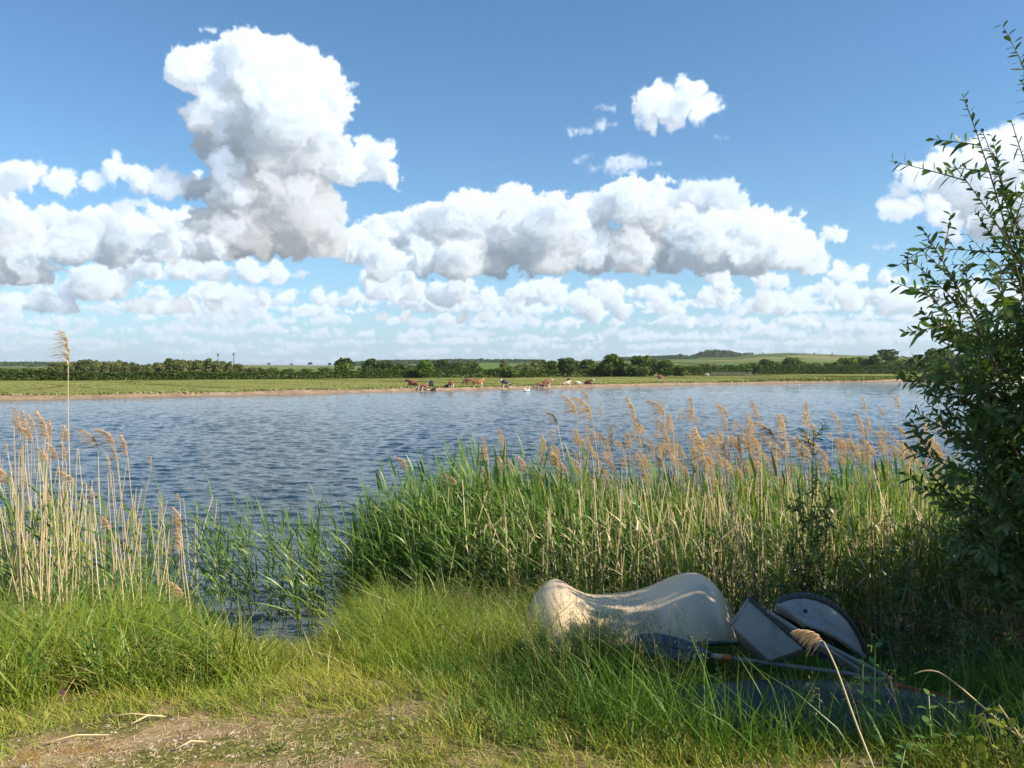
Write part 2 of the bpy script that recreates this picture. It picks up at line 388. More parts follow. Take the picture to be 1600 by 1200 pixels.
def leafy(name, cols, trans=.35, gloss=.03, patch=None, patchscale=.5, obj=False):
    """leaf or blade material: every island (leaf) takes its own tint, light passes through"""
    m, nt, pb, out = newmat(name)
    g = nt.nodes.new('ShaderNodeNewGeometry'); fac = g.outputs['Random Per Island']
    if obj:
        oi = nt.nodes.new('ShaderNodeObjectInfo'); ad = nt.nodes.new('ShaderNodeMath'); ad.operation = 'ADD'
        nt.links.new(fac, ad.inputs[0]); nt.links.new(oi.outputs['Random'], ad.inputs[1]); fr = nt.nodes.new('ShaderNodeMath'); fr.operation = 'FRACT'
        nt.links.new(ad.outputs[0], fr.inputs[0]); fac = fr.outputs[0]
    c = ramp(nt, fac, cols)
    if patch:
        c = mixc(nt, ramp(nt, noise(nt, patchscale, 4), [(.44, (0, 0, 0)), (.74, (.5, .5, .5))]), c, patch)
    nt.nodes.remove(pb)
    d = nt.nodes.new('ShaderNodeBsdfDiffuse'); t = nt.nodes.new('ShaderNodeBsdfTranslucent'); gl = nt.nodes.new('ShaderNodeBsdfGlossy')
    gl.inputs['Roughness'].default_value = .42; gl.inputs['Color'].default_value = (.8, .8, .7, 1)
    nt.links.new(c, d.inputs[0]); tcol = mixc(nt, 1.0, c, (1.25, 1.2, .55), 'MULTIPLY'); nt.links.new(tcol, t.inputs[0])
    a = nt.nodes.new('ShaderNodeMixShader'); a.inputs[0].default_value = trans; nt.links.new(d.outputs[0], a.inputs[1]); nt.links.new(t.outputs[0], a.inputs[2])
    b = nt.nodes.new('ShaderNodeMixShader'); b.inputs[0].default_value = gloss; nt.links.new(a.outputs[0], b.inputs[1]); nt.links.new(gl.outputs[0], b.inputs[2])
    nt.links.new(b.outputs[0], out.inputs[0]); return m
def plain(name, cols, rough=.6, scale=3.0, bumps=0.0, metal=0.0, mscale=None, spec=.5):
    m, nt, pb, out = newmat(name); f = noise(nt, scale, 5, .6, mscale=mscale)
    nt.links.new(ramp(nt, f, [(.32, cols[0]), (.68, cols[-1])] if len(cols) == 2 else [(.3, cols[0]), (.5, cols[1]), (.7, cols[2])]), pb.inputs['Base Color'])
    pb.inputs['Roughness'].default_value = rough; pb.inputs['Metallic'].default_value = metal; pb.inputs['Specular IOR Level'].default_value = spec
    if bumps: bump(nt, noise(nt, scale * 6, 4), bumps, .01, pb.inputs['Normal'])
    return m
M = {}
M['reed'] = leafy('reed_green', [(.095, .18, .032), (.12, .22, .036), (.16, .27, .042), (.09, .18, .055), (.23, .30, .06)], .45, .035)
M['reed_stem'] = leafy('reed_stem_green', [(.12, .19, .04), (.20, .24, .07), (.09, .15, .04)], .1, .06)
M['dry'] = leafy('dry_reed_straw', [(.58, .45, .25), (.68, .56, .33), (.46, .33, .17), (.74, .63, .41)], .12, .04, obj=True)
M['plume'] = leafy('reed_plume', [(.54, .39, .24), (.66, .50, .33), (.76, .60, .42), (.58, .42, .26)], .38, .03, obj=True)
M['grass'] = leafy('meadow_grass', [(.15, .24, .025), (.20, .30, .03), (.26, .33, .04), (.12, .20, .022), (.36, .35, .08)], .45, .02, patch=(.34, .31, .08), patchscale=1.1)
M['grass_yellow'] = leafy('short_yellow_grass', [(.28, .31, .045), (.36, .33, .06), (.20, .27, .035), (.42, .35, .11)], .32, .02)
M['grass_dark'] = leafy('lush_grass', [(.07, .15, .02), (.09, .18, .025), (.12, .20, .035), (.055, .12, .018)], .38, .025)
M['straw'] = leafy('dry_litter', [(.42, .30, .15), (.52, .39, .22), (.30, .20, .10), (.58, .46, .28)], .1, .04)
M['seed'] = leafy('grass_seed_heads', [(.20, .20, .07), (.28, .24, .10), (.17, .18, .06)], .3, .03)
M['weed'] = leafy('broad_weed_leaves', [(.08, .17, .025), (.11, .21, .03), (.06, .13, .02), (.15, .23, .04)], .35, .03)
M['nettle'] = leafy('nettle_leaves', [(.08, .17, .035), (.11, .22, .04), (.07, .15, .03)], .3, .08)
M['lime'] = leafy('yellow_green_leaves', [(.20, .22, .025), (.25, .245, .03), (.15, .19, .025), (.25, .19, .05)], .35, .03)
M['willow'] = leafy('sallow_leaves', [(.055, .115, .026), (.08, .155, .034), (.115, .19, .045), (.05, .10, .03), (.16, .22, .055)], .32, .05, obj=True)
M['bark'] = plain('grey_brown_bark', [(.07, .055, .04), (.16, .13, .095)], .85, 14, .5, mscale=(1, 1, .3))
M['twig'] = plain('olive_twig', [(.10, .09, .045), (.18, .14, .08)], .7, 20)
def far_leaf(name, cols): return leafy(name, cols, .22, .0, obj=False)
M['tree_dark'] = far_leaf('dark_tree_leaves', [(.045, .075, .024), (.065, .10, .03), (.09, .125, .04)])
M['tree_mid'] = far_leaf('green_tree_leaves', [(.06, .10, .02), (.085, .13, .026), (.115, .155, .036)])
M['tree_light'] = far_leaf('fresh_tree_leaves', [(.075, .14, .02), (.10, .17, .028), (.13, .19, .04)])
M['tree_grey'] = far_leaf('grey_green_tree_leaves', [(.10, .125, .045), (.135, .16, .06), (.17, .19, .08)])
M['hedge'] = far_leaf('hedge_leaves', [(.045, .08, .018), (.07, .11, .024), (.10, .14, .03)])
# ------------------------------------------------------------------ the lake and the land
def near_z(x, y):
    x = np.asarray(x, float); y = np.asarray(y, float)
    z = np.interp(y, [-400, -20, 0, 3.3, 4.3, 5.2, 7.0, 8.6, 9.6, 11, 14, 18, 30], [2.4, 1.6, 1.42, 1.36, 1.24, 1.03, .58, .16, -.05, -.22, -.35, -.8, -3.0])
    dip = -.14 * sstep(.3, 1.3, x) * sstep(3.2, 4.2, y) * (1 - sstep(6, 8, y))
    nb = sstep(40, 15, np.hypot(x, y))
    dip = dip - .26 * np.exp(-((x + 2.3) / .72) ** 4) * sstep(5.6, 7.2, y)
    rough = (.05 * vnoise(x, y, 1.4, 1) + .022 * vnoise(x, y, .37, 2) + .010 * vnoise(x, y, .13, 3)) * nb
    return z + dip + rough
def graded(lo, hi, fine_lo, fine_hi, step, grow=1.35):
    a = list(np.arange(fine_lo, fine_hi + 1e-6, step)); s = step; v = a[-1]
    while v < hi: s *= grow; v += s; a.append(min(v, hi))
    s = step; v = a[0]; b = []
    while v > lo: s *= grow; v -= s; b.append(max(v, lo))
    return np.array(b[::-1] + a)
def grid_mesh(name, xs, ys, zf, mat, smooth=True):
    X, Y = np.meshgrid(xs, ys); V = np.stack([X, Y, zf(X, Y)], -1)
    ny, nx = X.shape; i = (np.arange(ny - 1) * nx)[:, None] + np.arange(nx - 1)[None]
    Q = np.stack([i, i + 1, i + nx + 1, i + nx], -1).reshape(-1, 4)
    return link(bpy.data.objects.new(name, mesh_data(name, V, Q, mat, smooth)))
def mat_ground():
    m, nt, pb, out = newmat('bank_soil_and_moss')
    soil = ramp(nt, noise(nt, 9, 8, .7), [(.30, (.17, .115, .06)), (.46, (.30, .21, .11)), (.58, (.40, .30, .17)), (.72, (.47, .38, .24))])
    moss = ramp(nt, noise(nt, 22, 5, .65), [(.35, (.08, .09, .02)), (.6, (.19, .19, .045))])
    f = ramp(nt, noise(nt, 2.1, 6, .62, .3), [(.45, (0, 0, 0)), (.56, (1, 1, 1))])
    rust = mixc(nt, ramp(nt, noise(nt, 3.3, 5, .6), [(.60, (0, 0, 0)), (.68, (.7, .7, .7))]), soil, (.36, .19, .06))
    nt.links.new(mixc(nt, f, rust, moss), pb.inputs['Base Color']); pb.inputs['Roughness'].default_value = .95; pb.inputs['Specular IOR Level'].default_value = .15
    bump(nt, noise(nt, 60, 6, .7), 1.0, .02, pb.inputs['Normal']); return m
gx = graded(-400, 400, -9, 9, .07); gy = graded(-400, 30, 2.4, 10.2, .06)
ground = tag(grid_mesh('near_bank', gx, gy, near_z, mat_ground()), kind='structure')

# far shore: waterline points seen in the photograph, from left to right
SHX = np.array([-420, -200, -110, -47, -34, -16, 10, 45, 107, 220, 420.])
SHY = np.array([20, 40, 58, 74, 85.6, 102, 125.6, 157, 198, 240, 260.])
_s = np.linspace(0, 1, 1400); _q = np.concatenate([[0], np.cumsum(np.hypot(np.diff(SHX), np.diff(SHY)))]); _q /= _q[-1]
shx = np.interp(_s, _q, SHX); shy = np.interp(_s, _q, SHY)
def box_smooth(a, k=41):
    p = np.pad(a, k // 2, mode='reflect', reflect_type='odd'); return np.convolve(p, np.ones(k) / k, 'valid')
shx = box_smooth(shx); shy = box_smooth(shy)
shx = shx + .0; shy = shy + .45 * vnoise(shx, shx * 0, 7, 4) + .22 * vnoise(shx, shx * 0, 2.3, 5)
_t = np.stack([np.gradient(shx), np.gradient(shy)], 1); _t = unit(_t); shn = np.stack([-_t[:, 1], _t[:, 0]], 1)
def shore(px):
    """waterline point under a pixel column, with the direction inland"""
    k = np.argmin(np.abs(shx - (px - 800) / F * shy) + 1e6 * (shy < 1)); return np.array([shx[k], shy[k]]), shn[k]
def bank_profile(t, x):
    lip = .34 + .10 * vnoise(x, x * 0, 6, 8)
    beach = 1.3 + .7 * vnoise(x, x * 0, 11, 6)
    z = np.where(t < 0, t * .2, np.where(t < beach, .05 * t, .05 * beach + lip * sstep(0, .7, t - beach)))
    return z + .0012 * np.clip(t - 4, 0, 400) + .05 * vnoise(x, t, 3.5, 9) * sstep(2, 6, t)
FT = np.array([-1.5, -.4, 0, .5, 1.0, 1.4, 1.8, 2.1, 2.4, 2.7, 3.0, 3.4, 4, 5, 6.5, 8.5, 11, 14, 18, 24, 32, 42, 55, 75, 100, 140, 190, 260, 350, 480])
def mat_field():
    m, nt, pb, out = newmat('pasture')
    g = ramp(nt, noise(nt, .045, 6, .65, mscale=(1, 2.2, 1)), [(.32, (.16, .19, .04)), (.48, (.22, .235, .06)), (.6, (.28, .26, .085)), (.74, (.19, .215, .045))])
    g = mixc(nt, ramp(nt, noise(nt, .5, 5, .7), [(.4, (0, 0, 0)), (.7, (.5, .5, .5))]), g, (.12, .16, .035))
    nt.links.new(g, pb.inputs['Base Color']); pb.inputs['Roughness'].default_value = .95; pb.inputs['Specular IOR Level'].default_value = .1
    bump(nt, noise(nt, 1.6, 5, .7), 1.0, .5, pb.inputs['Normal']); return m
def mat_sand():
    m, nt, pb, out = newmat('shore_sand')
    nt.links.new(ramp(nt, noise(nt, .6, 7, .7), [(.3, (.16, .105, .06)), (.5, (.25, .175, .105)), (.7, (.36, .275, .18))]), pb.inputs['Base Color'])
    pb.inputs['Roughness'].default_value = .9; bump(nt, noise(nt, 2.5, 6, .7), .8, .3, pb.inputs['Normal']); return m
nS, nT = len(shx), len(FT)
FX = shx[:, None] + shn[:, 0:1] * FT[None]; FY = shy[:, None] + shn[:, 1:2] * FT[None]
FZ = bank_profile(np.broadcast_to(FT[None], FX.shape), np.broadcast_to(shx[:, None], FX.shape))
_i = (np.arange(nS - 1) * nT)[:, None] + np.arange(nT - 1)[None]
_Q = np.stack([_i, _i + nT, _i + nT + 1, _i + 1], -1)
_me = mesh_data('pasture', np.stack([FX, FY, FZ], -1), _Q[:, 8:].reshape(-1, 4), mat_field(), True)
_V = np.stack([FX, FY, FZ], -1)
link(tag(bpy.data.objects.new('pasture', _me), kind='structure'))
_i2 = (np.arange(nS - 1) * 9)[:, None] + np.arange(8)[None]
_me = mesh_data('sandy_shore', _V[:, :9], np.stack([_i2, _i2 + 9, _i2 + 10, _i2 + 1], -1).reshape(-1, 4), mat_sand(), True)
link(tag(bpy.data.objects.new('sandy_shore', _me), kind='structure'))
def field_z(x, y):
    k = int(np.argmin((shx - x) ** 2 + (shy - y) ** 2)); t = (x - shx[k]) * shn[k, 0] + (y - shy[k]) * shn[k, 1]
    return float(bank_profile(np.array(t), np.array(shx[k])))

# hills: height follows the skyline of the photograph at 1.9 km
SKX = [-900, -300, 0, 100, 240, 370, 530, 600, 750, 850, 1000, 1060, 1085, 1150, 1180, 1230, 1330, 1450, 1600, 1900, 2500]
SKY = [566, 570, 571, 571, 570, 570, 571, 567, 566, 566, 562, 560, 560, 558.5, 554.5, 552.5, 556, 559, 561, 566, 566]
def hill_z(x, y):
    d = np.maximum(y, 1.0); px = 800 + x / d * F
    top = np.interp(px, SKX, SKY); H = (576 - top) / F * 1900 + 3.0
    g = sstep(330, 1900, y); back = 1 - .75 * sstep(1950, 3600, y)
    g2 = .25 * sstep(330, 900, y) + .75 * sstep(700, 1900, y)
    return -.35 + H * g2 * back + 1.6 * vnoise(x, y, 190, 12) * sstep(500, 900, y) * (1 - sstep(1500, 1900, y))
def mat_hills():
    m, nt, pb, out = newmat('hill_fields')
    tc = nt.nodes.new('ShaderNodeTexCoord'); mp = nt.nodes.new('ShaderNodeMapping'); mp.inputs['Scale'].default_value = (.0050, .0042, 0); mp.inputs['Rotation'].default_value = (0, 0, .35)
    nt.links.new(tc.outputs['Object'], mp.inputs[0])
    v = nt.nodes.new('ShaderNodeTexVoronoi'); v.inputs['Scale'].default_value = 1.0; nt.links.new(mp.outputs[0], v.inputs['Vector'])
    sp = nt.nodes.new('ShaderNodeSeparateColor'); nt.links.new(v.outputs['Color'], sp.inputs[0])
    c = ramp(nt, sp.outputs[0], [(.0, (.10, .155, .04)), (.25, (.14, .18, .06)), (.45, (.075, .115, .035)), (.6, (.19, .19, .08)), (.8, (.11, .165, .045)), (1, (.15, .17, .065))], 'CONSTANT')
    c = mixc(nt, ramp(nt, noise(nt, .05, 4), [(.3, (.0, .0, .0)), (.7, (.35, .35, .35))]), c, (.09, .13, .035))
    e = nt.nodes.new('ShaderNodeTexVoronoi'); e.feature = 'DISTANCE_TO_EDGE'; e.inputs['Scale'].default_value = 1.0; nt.links.new(mp.outputs[0], e.inputs['Vector'])
    c = mixc(nt, ramp(nt, e.outputs['Distance'], [(.014, (1, 1, 1)), (.028, (0, 0, 0))]), c, (.03, .05, .018))
    nt.links.new(c, pb.inputs['Base Color']); pb.inputs['Roughness'].default_value = 1; pb.inputs['Specular IOR Level'].default_value = 0; return m
_az = np.radians(np.linspace(-64, 64, 260)); _rr = np.concatenate([np.linspace(300, 2000, 80), np.linspace(2050, 4000, 20)])
_Y = _rr[:, None] * np.ones_like(_az)[None]; _X = _Y * np.tan(_az)[None]
_n = len(_az); _i = (np.arange(len(_rr) - 1) * _n)[:, None] + np.arange(_n - 1)[None]
link(tag(bpy.data.objects.new('hills', mesh_data('hills', np.stack([_X, _Y, hill_z(_X, _Y)], -1), np.stack([_i, _i + 1, _i + _n + 1, _i + _n], -1).reshape(-1, 4), mat_hills(), True)), kind='structure'))

# water: wind chop as real geometry, fine near the bank and coarser with distance, ripples as relief
def mat_water():
    m, nt, pb, out = newmat('lake_water')
    pb.inputs['Base Color'].default_value = (.014, .036, .050, 1); pb.inputs['Roughness'].default_value = .03
    pb.inputs['IOR'].default_value = 1.333; pb.inputs['Specular IOR Level'].default_value = .5
    a = noise(nt, 1.0, 3, .6, .4, mscale=(5.0, 9.0, 5)); b = noise(nt, 1.0, 3, .6, .3, mscale=(1.2, 3.2, 1))
    ad = nt.nodes.new('ShaderNodeMath'); ad.operation = 'MULTIPLY_ADD'; nt.links.new(b, ad.inputs[0]); ad.inputs[1].default_value = .8; nt.links.new(a, ad.inputs[2])
    bump(nt, ad.outputs[0], .35, .06, pb.inputs['Normal']); return m
def wave_z(X, Y, cell):
    rg = np.random.default_rng(3); Z = np.zeros_like(X)
    patch = (.48 + .52 * sstep(9, 42, Y)) * (.86 + .16 * vnoise(X, Y, 6, 21) + .16 * vnoise(X, Y, 23, 22))
    for k in range(64):
        lam = .17 * (1.9 / .17) ** (k / 63.0) * rg.uniform(.93, 1.07)
        th = math.radians(255 + rg.normal(0, 26)); kx = 2 * math.pi / lam * math.cos(th); ky = 2 * math.pi / lam * math.sin(th)
        amp = .0102 * lam * math.exp(-(lam / .80) ** 2 * .5)
        fade = np.clip((lam / cell - 1.9) / 1.3, 0, 1)
        ph = kx * X + ky * Y + rg.uniform(0, 6.283) + .8 * vnoise(X, Y, lam * 4, 30 + k)
        s = np.sin(ph); Z += amp * fade * (s + .30 * np.sin(2 * ph + .9))
    return Z * patch
_az = np.radians(np.linspace(-47, 47, 900)); _rr = 6.5 * (235 / 6.5) ** np.linspace(0, 1, 960)
_Y = _rr[:, None] * np.cos(_az)[None]; _X = _rr[:, None] * np.sin(_az)[None]
_cell = np.broadcast_to((_rr * .0040)[:, None], _X.shape)
_Z = wave_z(_X, _Y, _cell); _n = len(_az); _i = (np.arange(len(_rr) - 1) * _n)[:, None] + np.arange(_n - 1)[None]
MW = mat_water()
link(tag(bpy.data.objects.new('lake_water', mesh_data('lake_water', np.stack([_X, _Y, _Z], -1), np.stack([_i, _i + _n, _i + _n + 1, _i + 1], -1)[..., ::-1].reshape(-1, 4), MW, True)), kind='structure'))
_w = grid_mesh('open_water', np.array([-600, 600.]), np.array([6., 420]), lambda X, Y: X * 0 - .22, MW); tag(_w, kind='structure')
# ------------------------------------------------------------------ far side: trees, hedges, animals
def crown_cards(n, lobes, size, up=.25):
    """leaf clumps spread through lobes (cx,cy,cz,rx,ry,rz)"""
    L = np.array(lobes); w = (L[:, 3] * L[:, 4] * L[:, 5]) ** (2 / 3); k = R.choice(len(L), n, p=w / w.sum())
    v = rdir(n); rad = R.uniform(.35, 1.05, n) ** .5
    rad = np.where(R.random(n) < .75, R.uniform(.82, 1.1, n), rad)
    c = L[k, :3] + v * L[k, 3:] * rad[:, None]
    nrm = unit(v + R.standard_normal((n, 3)) * .75 + [0, 0, up]); a = unit(np.cross(nrm, R.standard_normal((n, 3)))); b = np.cross(nrm, a)
    s = size * R.uniform(.5, 1.3, n)[:, None]
    V = np.stack([c - a * s, c - b * s * .7, c + a * s, c + b * s * .7], 1).reshape(-1, 3)
    return V, np.arange(4 * n).reshape(-1, 4)
def tree_lobes(kind, rg):
    L = []
    if kind == 'round':
        for k in range(13):
            a = rg.uniform(0, 6.28); r = rg.uniform(.1, .34); z = rg.uniform(.28, .80); s = rg.uniform(.15, .24) * (1.1 - abs(z - .5) * .7)
            L.append((math.cos(a) * r * (1.15 - z * .4), math.sin(a) * r, z, s, s, s * .85))
        L.append((0, 0, .55, .32, .32, .34))
    elif kind == 'tall':
        for k in range(12):
            z = rg.uniform(.18, .88); a = rg.uniform(0, 6.28); r = rg.uniform(.03, .16) * (1.2 - z); s = rg.uniform(.09, .16) * (1.15 - z * .45)
            L.append((math.cos(a) * r, math.sin(a) * r, z, s, s, s * 1.3))
        L.append((0, 0, .5, .15, .15, .38))
    elif kind == 'bush':
        for k in range(11):
            a = rg.uniform(0, 6.28); r = rg.uniform(.1, .55); z = rg.uniform(.2, .66); s = rg.uniform(.2, .34)
            L.append((math.cos(a) * r, math.sin(a) * r, z, s, s, s * .8))
        L.append((0, 0, .38, .5, .5, .36))
    elif kind == 'pine':
        for k in range(10):
            z = rg.uniform(.45, .92); a = rg.uniform(0, 6.28); r = rg.uniform(.05, .26); s = rg.uniform(.12, .2)
            L.append((math.cos(a) * r, math.sin(a) * r, z, s * 1.3, s * 1.3, s * .7))
    return L
TREE = {}
for kind in ('round', 'tall', 'bush', 'pine'):
    for q in range(4):
        rg = np.random.default_rng(hash_ := (len(kind) * 100 + q * 7 + ord(kind[0]))); L = tree_lobes(kind, rg)
        V, Q = crown_cards({'round': 1500, 'tall': 1100, 'bush': 1100, 'pine': 900}[kind], L, {'round': .062, 'tall': .052, 'bush': .085, 'pine': .05}[kind])
        tb = MB(); top = max(l[2] for l in L)
        tb.tube([(0, 0, -.03), (.01, 0, .2), (-.01, .01, .45), (0, 0, top)], [.035, .028, .018, .004], 6)
        for l in L[:7]: tb.tube([(0, 0, max(.12, l[2] * .55)), (l[0] * .5, l[1] * .5, l[2] * .85), (l[0], l[1], l[2])], [.014, .009, .003], 4)
        TREE[kind, q] = (V, Q, tb.data('trunk', M['bark']))
_cd = {}
def crown_data(kind, q, mat):
    k = (kind, q, mat)
    if k not in _cd: _cd[k] = mesh_data('crown', TREE[kind, q][0], TREE[kind, q][1], M[mat])
    return _cd[k]
def far_tree(px, top, d, kind='round', mat='tree_mid', wide=1.0, label=None, group=None, name='tree', cat='tree', base=None):
    x = (px - 800) / F * d; z0 = base if base is not None else (field_z(x, d) if d < 420 else float(hill_z(np.array(x), np.array(float(d)))))
    h = (CAM_Z + (576 - top) / F * d) - z0; h = max(h, 1.0) * 1.10; q = int(R.integers(4))
    t = empty(name, (x, d, z0), label, cat, group, R.uniform(0, 6.28)); t.scale = (h * wide, h * wide, h)
    link(bpy.data.objects.new('trunk', TREE[kind, q][2]), t); link(bpy.data.objects.new('crown', crown_data(kind, q, mat)), t)
    return t
# the plantation on the left
for i, px in enumerate(np.linspace(84, 392, 40)):
    for row in range(1):
        top = np.interp(px, [84, 100, 130, 200, 232, 262, 330, 372, 392], [571, 566, 563, 566, 570, 562, 563, 568, 575]) + R.uniform(-1.5, 2.0)
        far_tree(px + R.uniform(-3, 3), top, 232 + R.uniform(-12, 18), 'tall' if i % 3 else 'round', 'tree_grey', 1.35 if i % 3 else 1.05,
                 'grey green tree in the close planted row on the left, above the clipped hedge', 'trees of the plantation on the left')
one = [  # px, top, depth, kind, material, width, label
 (541, 560, 250, 'round', 'tree_dark', 1.25, 'dark round topped tree standing alone above the hedge left of the cattle'),
 (538, 566, 240, 'bush', 'tree_light', .8, 'light green bush at the foot of the dark round topped tree'),
 (580, 561, 270, 'round', 'tree_dark', 1.2, 'left of the two broad dark trees just right of the lone round tree'),
 (604, 563, 275, 'round', 'tree_dark', 1.1, 'right of the two broad dark trees just right of the lone round tree'),
 (626, 567, 285, 'bush', 'tree_dark', 1.5, 'low dark tree between the broad dark trees and the light green tree'),
 (665, 562, 205, 'round', 'tree_light', .95, 'fresh light green tree standing forward of the hedge above the left cattle'),
 (641, 568, 300, 'bush', 'tree_dark', 1.5, 'dark tree just left of the fresh light green tree'),
 (690, 561, 310, 'round', 'tree_dark', 1.1, 'dark dome shaped tree just right of the fresh light green tree'),
 (714, 563, 315, 'bush', 'tree_dark', 1.6, 'flat topped dark tree right of the dark dome shaped tree'),
 (733, 566, 320, 'bush', 'tree_dark', 1.5, 'low dark tree at the right end of the dark clump above the brown cow'),
 (789, 563, 230, 'tall', 'tree_grey', 1.5, 'slim pale tree above the black and white cow'),
 (797, 571, 225, 'bush', 'tree_mid', 1.3, 'rounded bush beside the slim pale tree'),
 (778, 573, 260, 'bush', 'tree_dark', 1.5, 'small dark bush left of the slim pale tree'),
 (822, 567, 240, 'bush', 'tree_grey', 1.7, 'grey green rounded tree left of the gap above the swan'),
 (842, 562, 245, 'round', 'tree_grey', 1.2, 'taller grey green tree above the swan'),
 (862, 564, 245, 'round', 'tree_mid', 1.1, 'small green tree between the grey green tree and the dark spreading tree'),
 (886, 560, 240, 'round', 'tree_dark', 1.25, 'dark spreading tree above the standing brown and white cow'),
 (916, 562, 250, 'round', 'tree_mid', 1.15, 'green tree left of the tallest tree at the middle of the far bank'),
 (938, 566, 255, 'bush', 'tree_mid', 1.6, 'low bush under the left side of the tallest tree'),
 (955, 554, 245, 'round', 'tree_mid', 1.15, 'tallest tree at the middle of the far bank'),
 (978, 563, 250, 'bush', 'tree_dark', 1.6, 'dark bush under the right side of the tallest tree'),
 (1000, 556, 260, 'round', 'tree_mid', 1.1, 'second tallest tree, right of the tallest tree'),
 (1020, 561, 265, 'round', 'tree_dark', 1.1, 'dark tree right of the second tallest tree'),
 (1040, 562, 255, 'round', 'tree_mid', 1.25, 'sloping green tree above the lone cow on the right'),
 (1058, 569, 270, 'bush', 'tree_mid', 1.6, 'last low tree of the tall row before the open hillside'),
 (1090, 570, 330, 'bush', 'tree_mid', 1.9, 'low green bush below the wooded hilltop'),
 (1115, 567, 330, 'bush', 'tree_grey', 1.7, 'grey green bush below the wooded hilltop'),
 (1142, 569, 340, 'bush', 'tree_dark', 1.6, 'dark bush below the right end of the wooded hilltop'),
 (1168, 566, 345, 'bush', 'tree_light', 1.7, 'pale green bush left of the tall hedge'),
 (1196, 562, 350, 'round', 'tree_dark', 1.2, 'dark tree behind the left end of the tall hedge'),
 (1216, 565, 350, 'bush', 'tree_mid', 1.6, 'rounded bush behind the tall hedge beside the dark tree'),
 (1240, 559, 345, 'round', 'tree_mid', 1.2, 'full green tree behind the tall hedge under the open hillside'),
 (1268, 564, 350, 'bush', 'tree_grey', 1.9, 'wide grey green bush behind the tall hedge'),
 (1296, 564, 360, 'bush', 'tree_mid', 1.6, 'green bush behind the middle of the tall hedge'),
 (1322, 559, 370, 'round', 'tree_light', 1.3, 'light green tree behind the right half of the tall hedge'),
 (1346, 559, 375, 'round', 'tree_mid', 1.3, 'green tree left of the dark pine'),
 (1366, 553, 370, 'tall', 'tree_mid', 1.7, 'pointed green tree just left of the dark pine'),
 (1384, 547, 420, 'pine', 'tree_dark', 1.15, 'dark flat topped pine rising above the trees on the right'),
 (1402, 560, 380, 'bush', 'tree_mid', 1.9, 'green bush right of the dark pine'),
 (1432, 558, 380, 'round', 'tree_grey', 1.2, 'grey green tree partly behind the sallow shrub'),
 (1468, 545, 350, 'round', 'tree_mid', 1.35, 'large green tree seen behind the left edge of the sallow shrub'),
 (1510, 552, 350, 'round', 'tree_mid', 1.3, 'tree half hidden by the sallow shrub on the far bank'),
 (1560, 552, 350, 'round', 'tree_mid', 1.3, 'far bank tree showing through the middle of the sallow shrub'),
 (10, 575, 290, 'bush', 'tree_mid', 1.9, 'green bush at the left edge above the clipped hedge'),
 (40, 573, 300, 'bush', 'tree_mid', 1.9, 'low green bush left of the tall single reed'),
 (68, 572, 290, 'bush', 'tree_grey', 1.7, 'grey green bush just left of the tall single reed'),
 (88, 567, 320, 'round', 'tree_dark', 1.3, 'dark tree at the left end of the plantation'),
 (400, 574, 420, 'bush', 'tree_dark', 1.7, 'low dark tree at the right end of the plantation'),
 (425, 573, 430, 'bush', 'tree_light', 1.4, 'pale bush in the dip right of the plantation'),
 (450, 575, 440, 'bush', 'tree_dark', 1.5, 'dark bush below the pale hill field'),
 (480, 575, 450, 'bush', 'tree_mid', 1.6, 'green bush below the right part of the pale hill field'),
 (510, 573, 450, 'bush', 'tree_dark', 1.6, 'dark bush left of the lone round topped tree'),
]
for a in one: far_tree(*a[:6], label=a[6])
# field trees on the hill skyline
for px, top, w, lab in ((1272, 551, 1.2, 'left of two small trees on the hill skyline'), (1300, 552, 1.5, 'right of two small trees on the hill skyline'),
                        (1308, 561, 1.4, 'small dark tree in the hill field below the skyline'), (1175, 551, 1.3, 'small tree at the right tip of the wooded hilltop'),
                        (1192, 551, 1.2, 'small skyline tree right of the wooded hilltop'), (1062, 553, 1.2, 'small tree at the left tip of the wooded hilltop'),
                        (420, 567, 1.6, 'leftmost round tree on the skyline of the pale hill field'), (455, 568, 2.2, 'low tree on the middle skyline of the pale hill field'),
                        (485, 566, 1.5, 'taller tree on the right skyline of the pale hill field'), (515, 567, 1.5, 'rightmost tree on the skyline of the pale hill field'),
                        (1030, 558, 1.7, 'small tree on the slope left of the wooded hilltop'), (1010, 559, 1.9, 'dark tree far off on the slope behind the tall tree row')):
    far_tree(px, top, 1800, 'round', 'tree_dark', w, lab, 'small trees on the hill skyline')
# far woods that read as one mass
def wood(name, pts, depth, mat, kind_label=None):
    mb = MB()
    lob = []
    for (px, top, r) in pts:
        for k in range(3):
            d = depth + R.uniform(-40, 40); x = (px + R.uniform(-r, r)) / F * d - 800 / F * d; z0 = float(hill_z(np.array(x), np.array(d))); zt = CAM_Z + (576 - top) / F * d
            h = max(6.0, zt - z0); w = r / F * d * R.uniform(.8, 1.2); lob.append((x, d, z0 + h * .45, w, w, h * .55 * R.uniform(.85, 1.05))); lob.append((x, d - 90, z0 - 1.5, w, w, h * .5))
    V, Q = crown_cards(int(75 * len(lob)), lob, 2.2); mb.add(V, Q); o = mb.build(name, M[mat]); return tag(o, kind='stuff')
wood('hilltop_wood', [(px, np.interp(px, [1080, 1095, 1115, 1140, 1165], [556, 550, 546.5, 548, 555]) + R.uniform(-.5, .5), 5) for px in np.arange(1082, 1166, 3)], 1800, 'tree_dark')
wood('far_wood', [(px, np.interp(px, [-40, 0, 30, 60, 85, 110], [567, 567, 566.5, 569, 568, 571]) + R.uniform(-1, 1), 4) for px in np.arange(-40, 110, 4)], 1500, 'tree_dark')
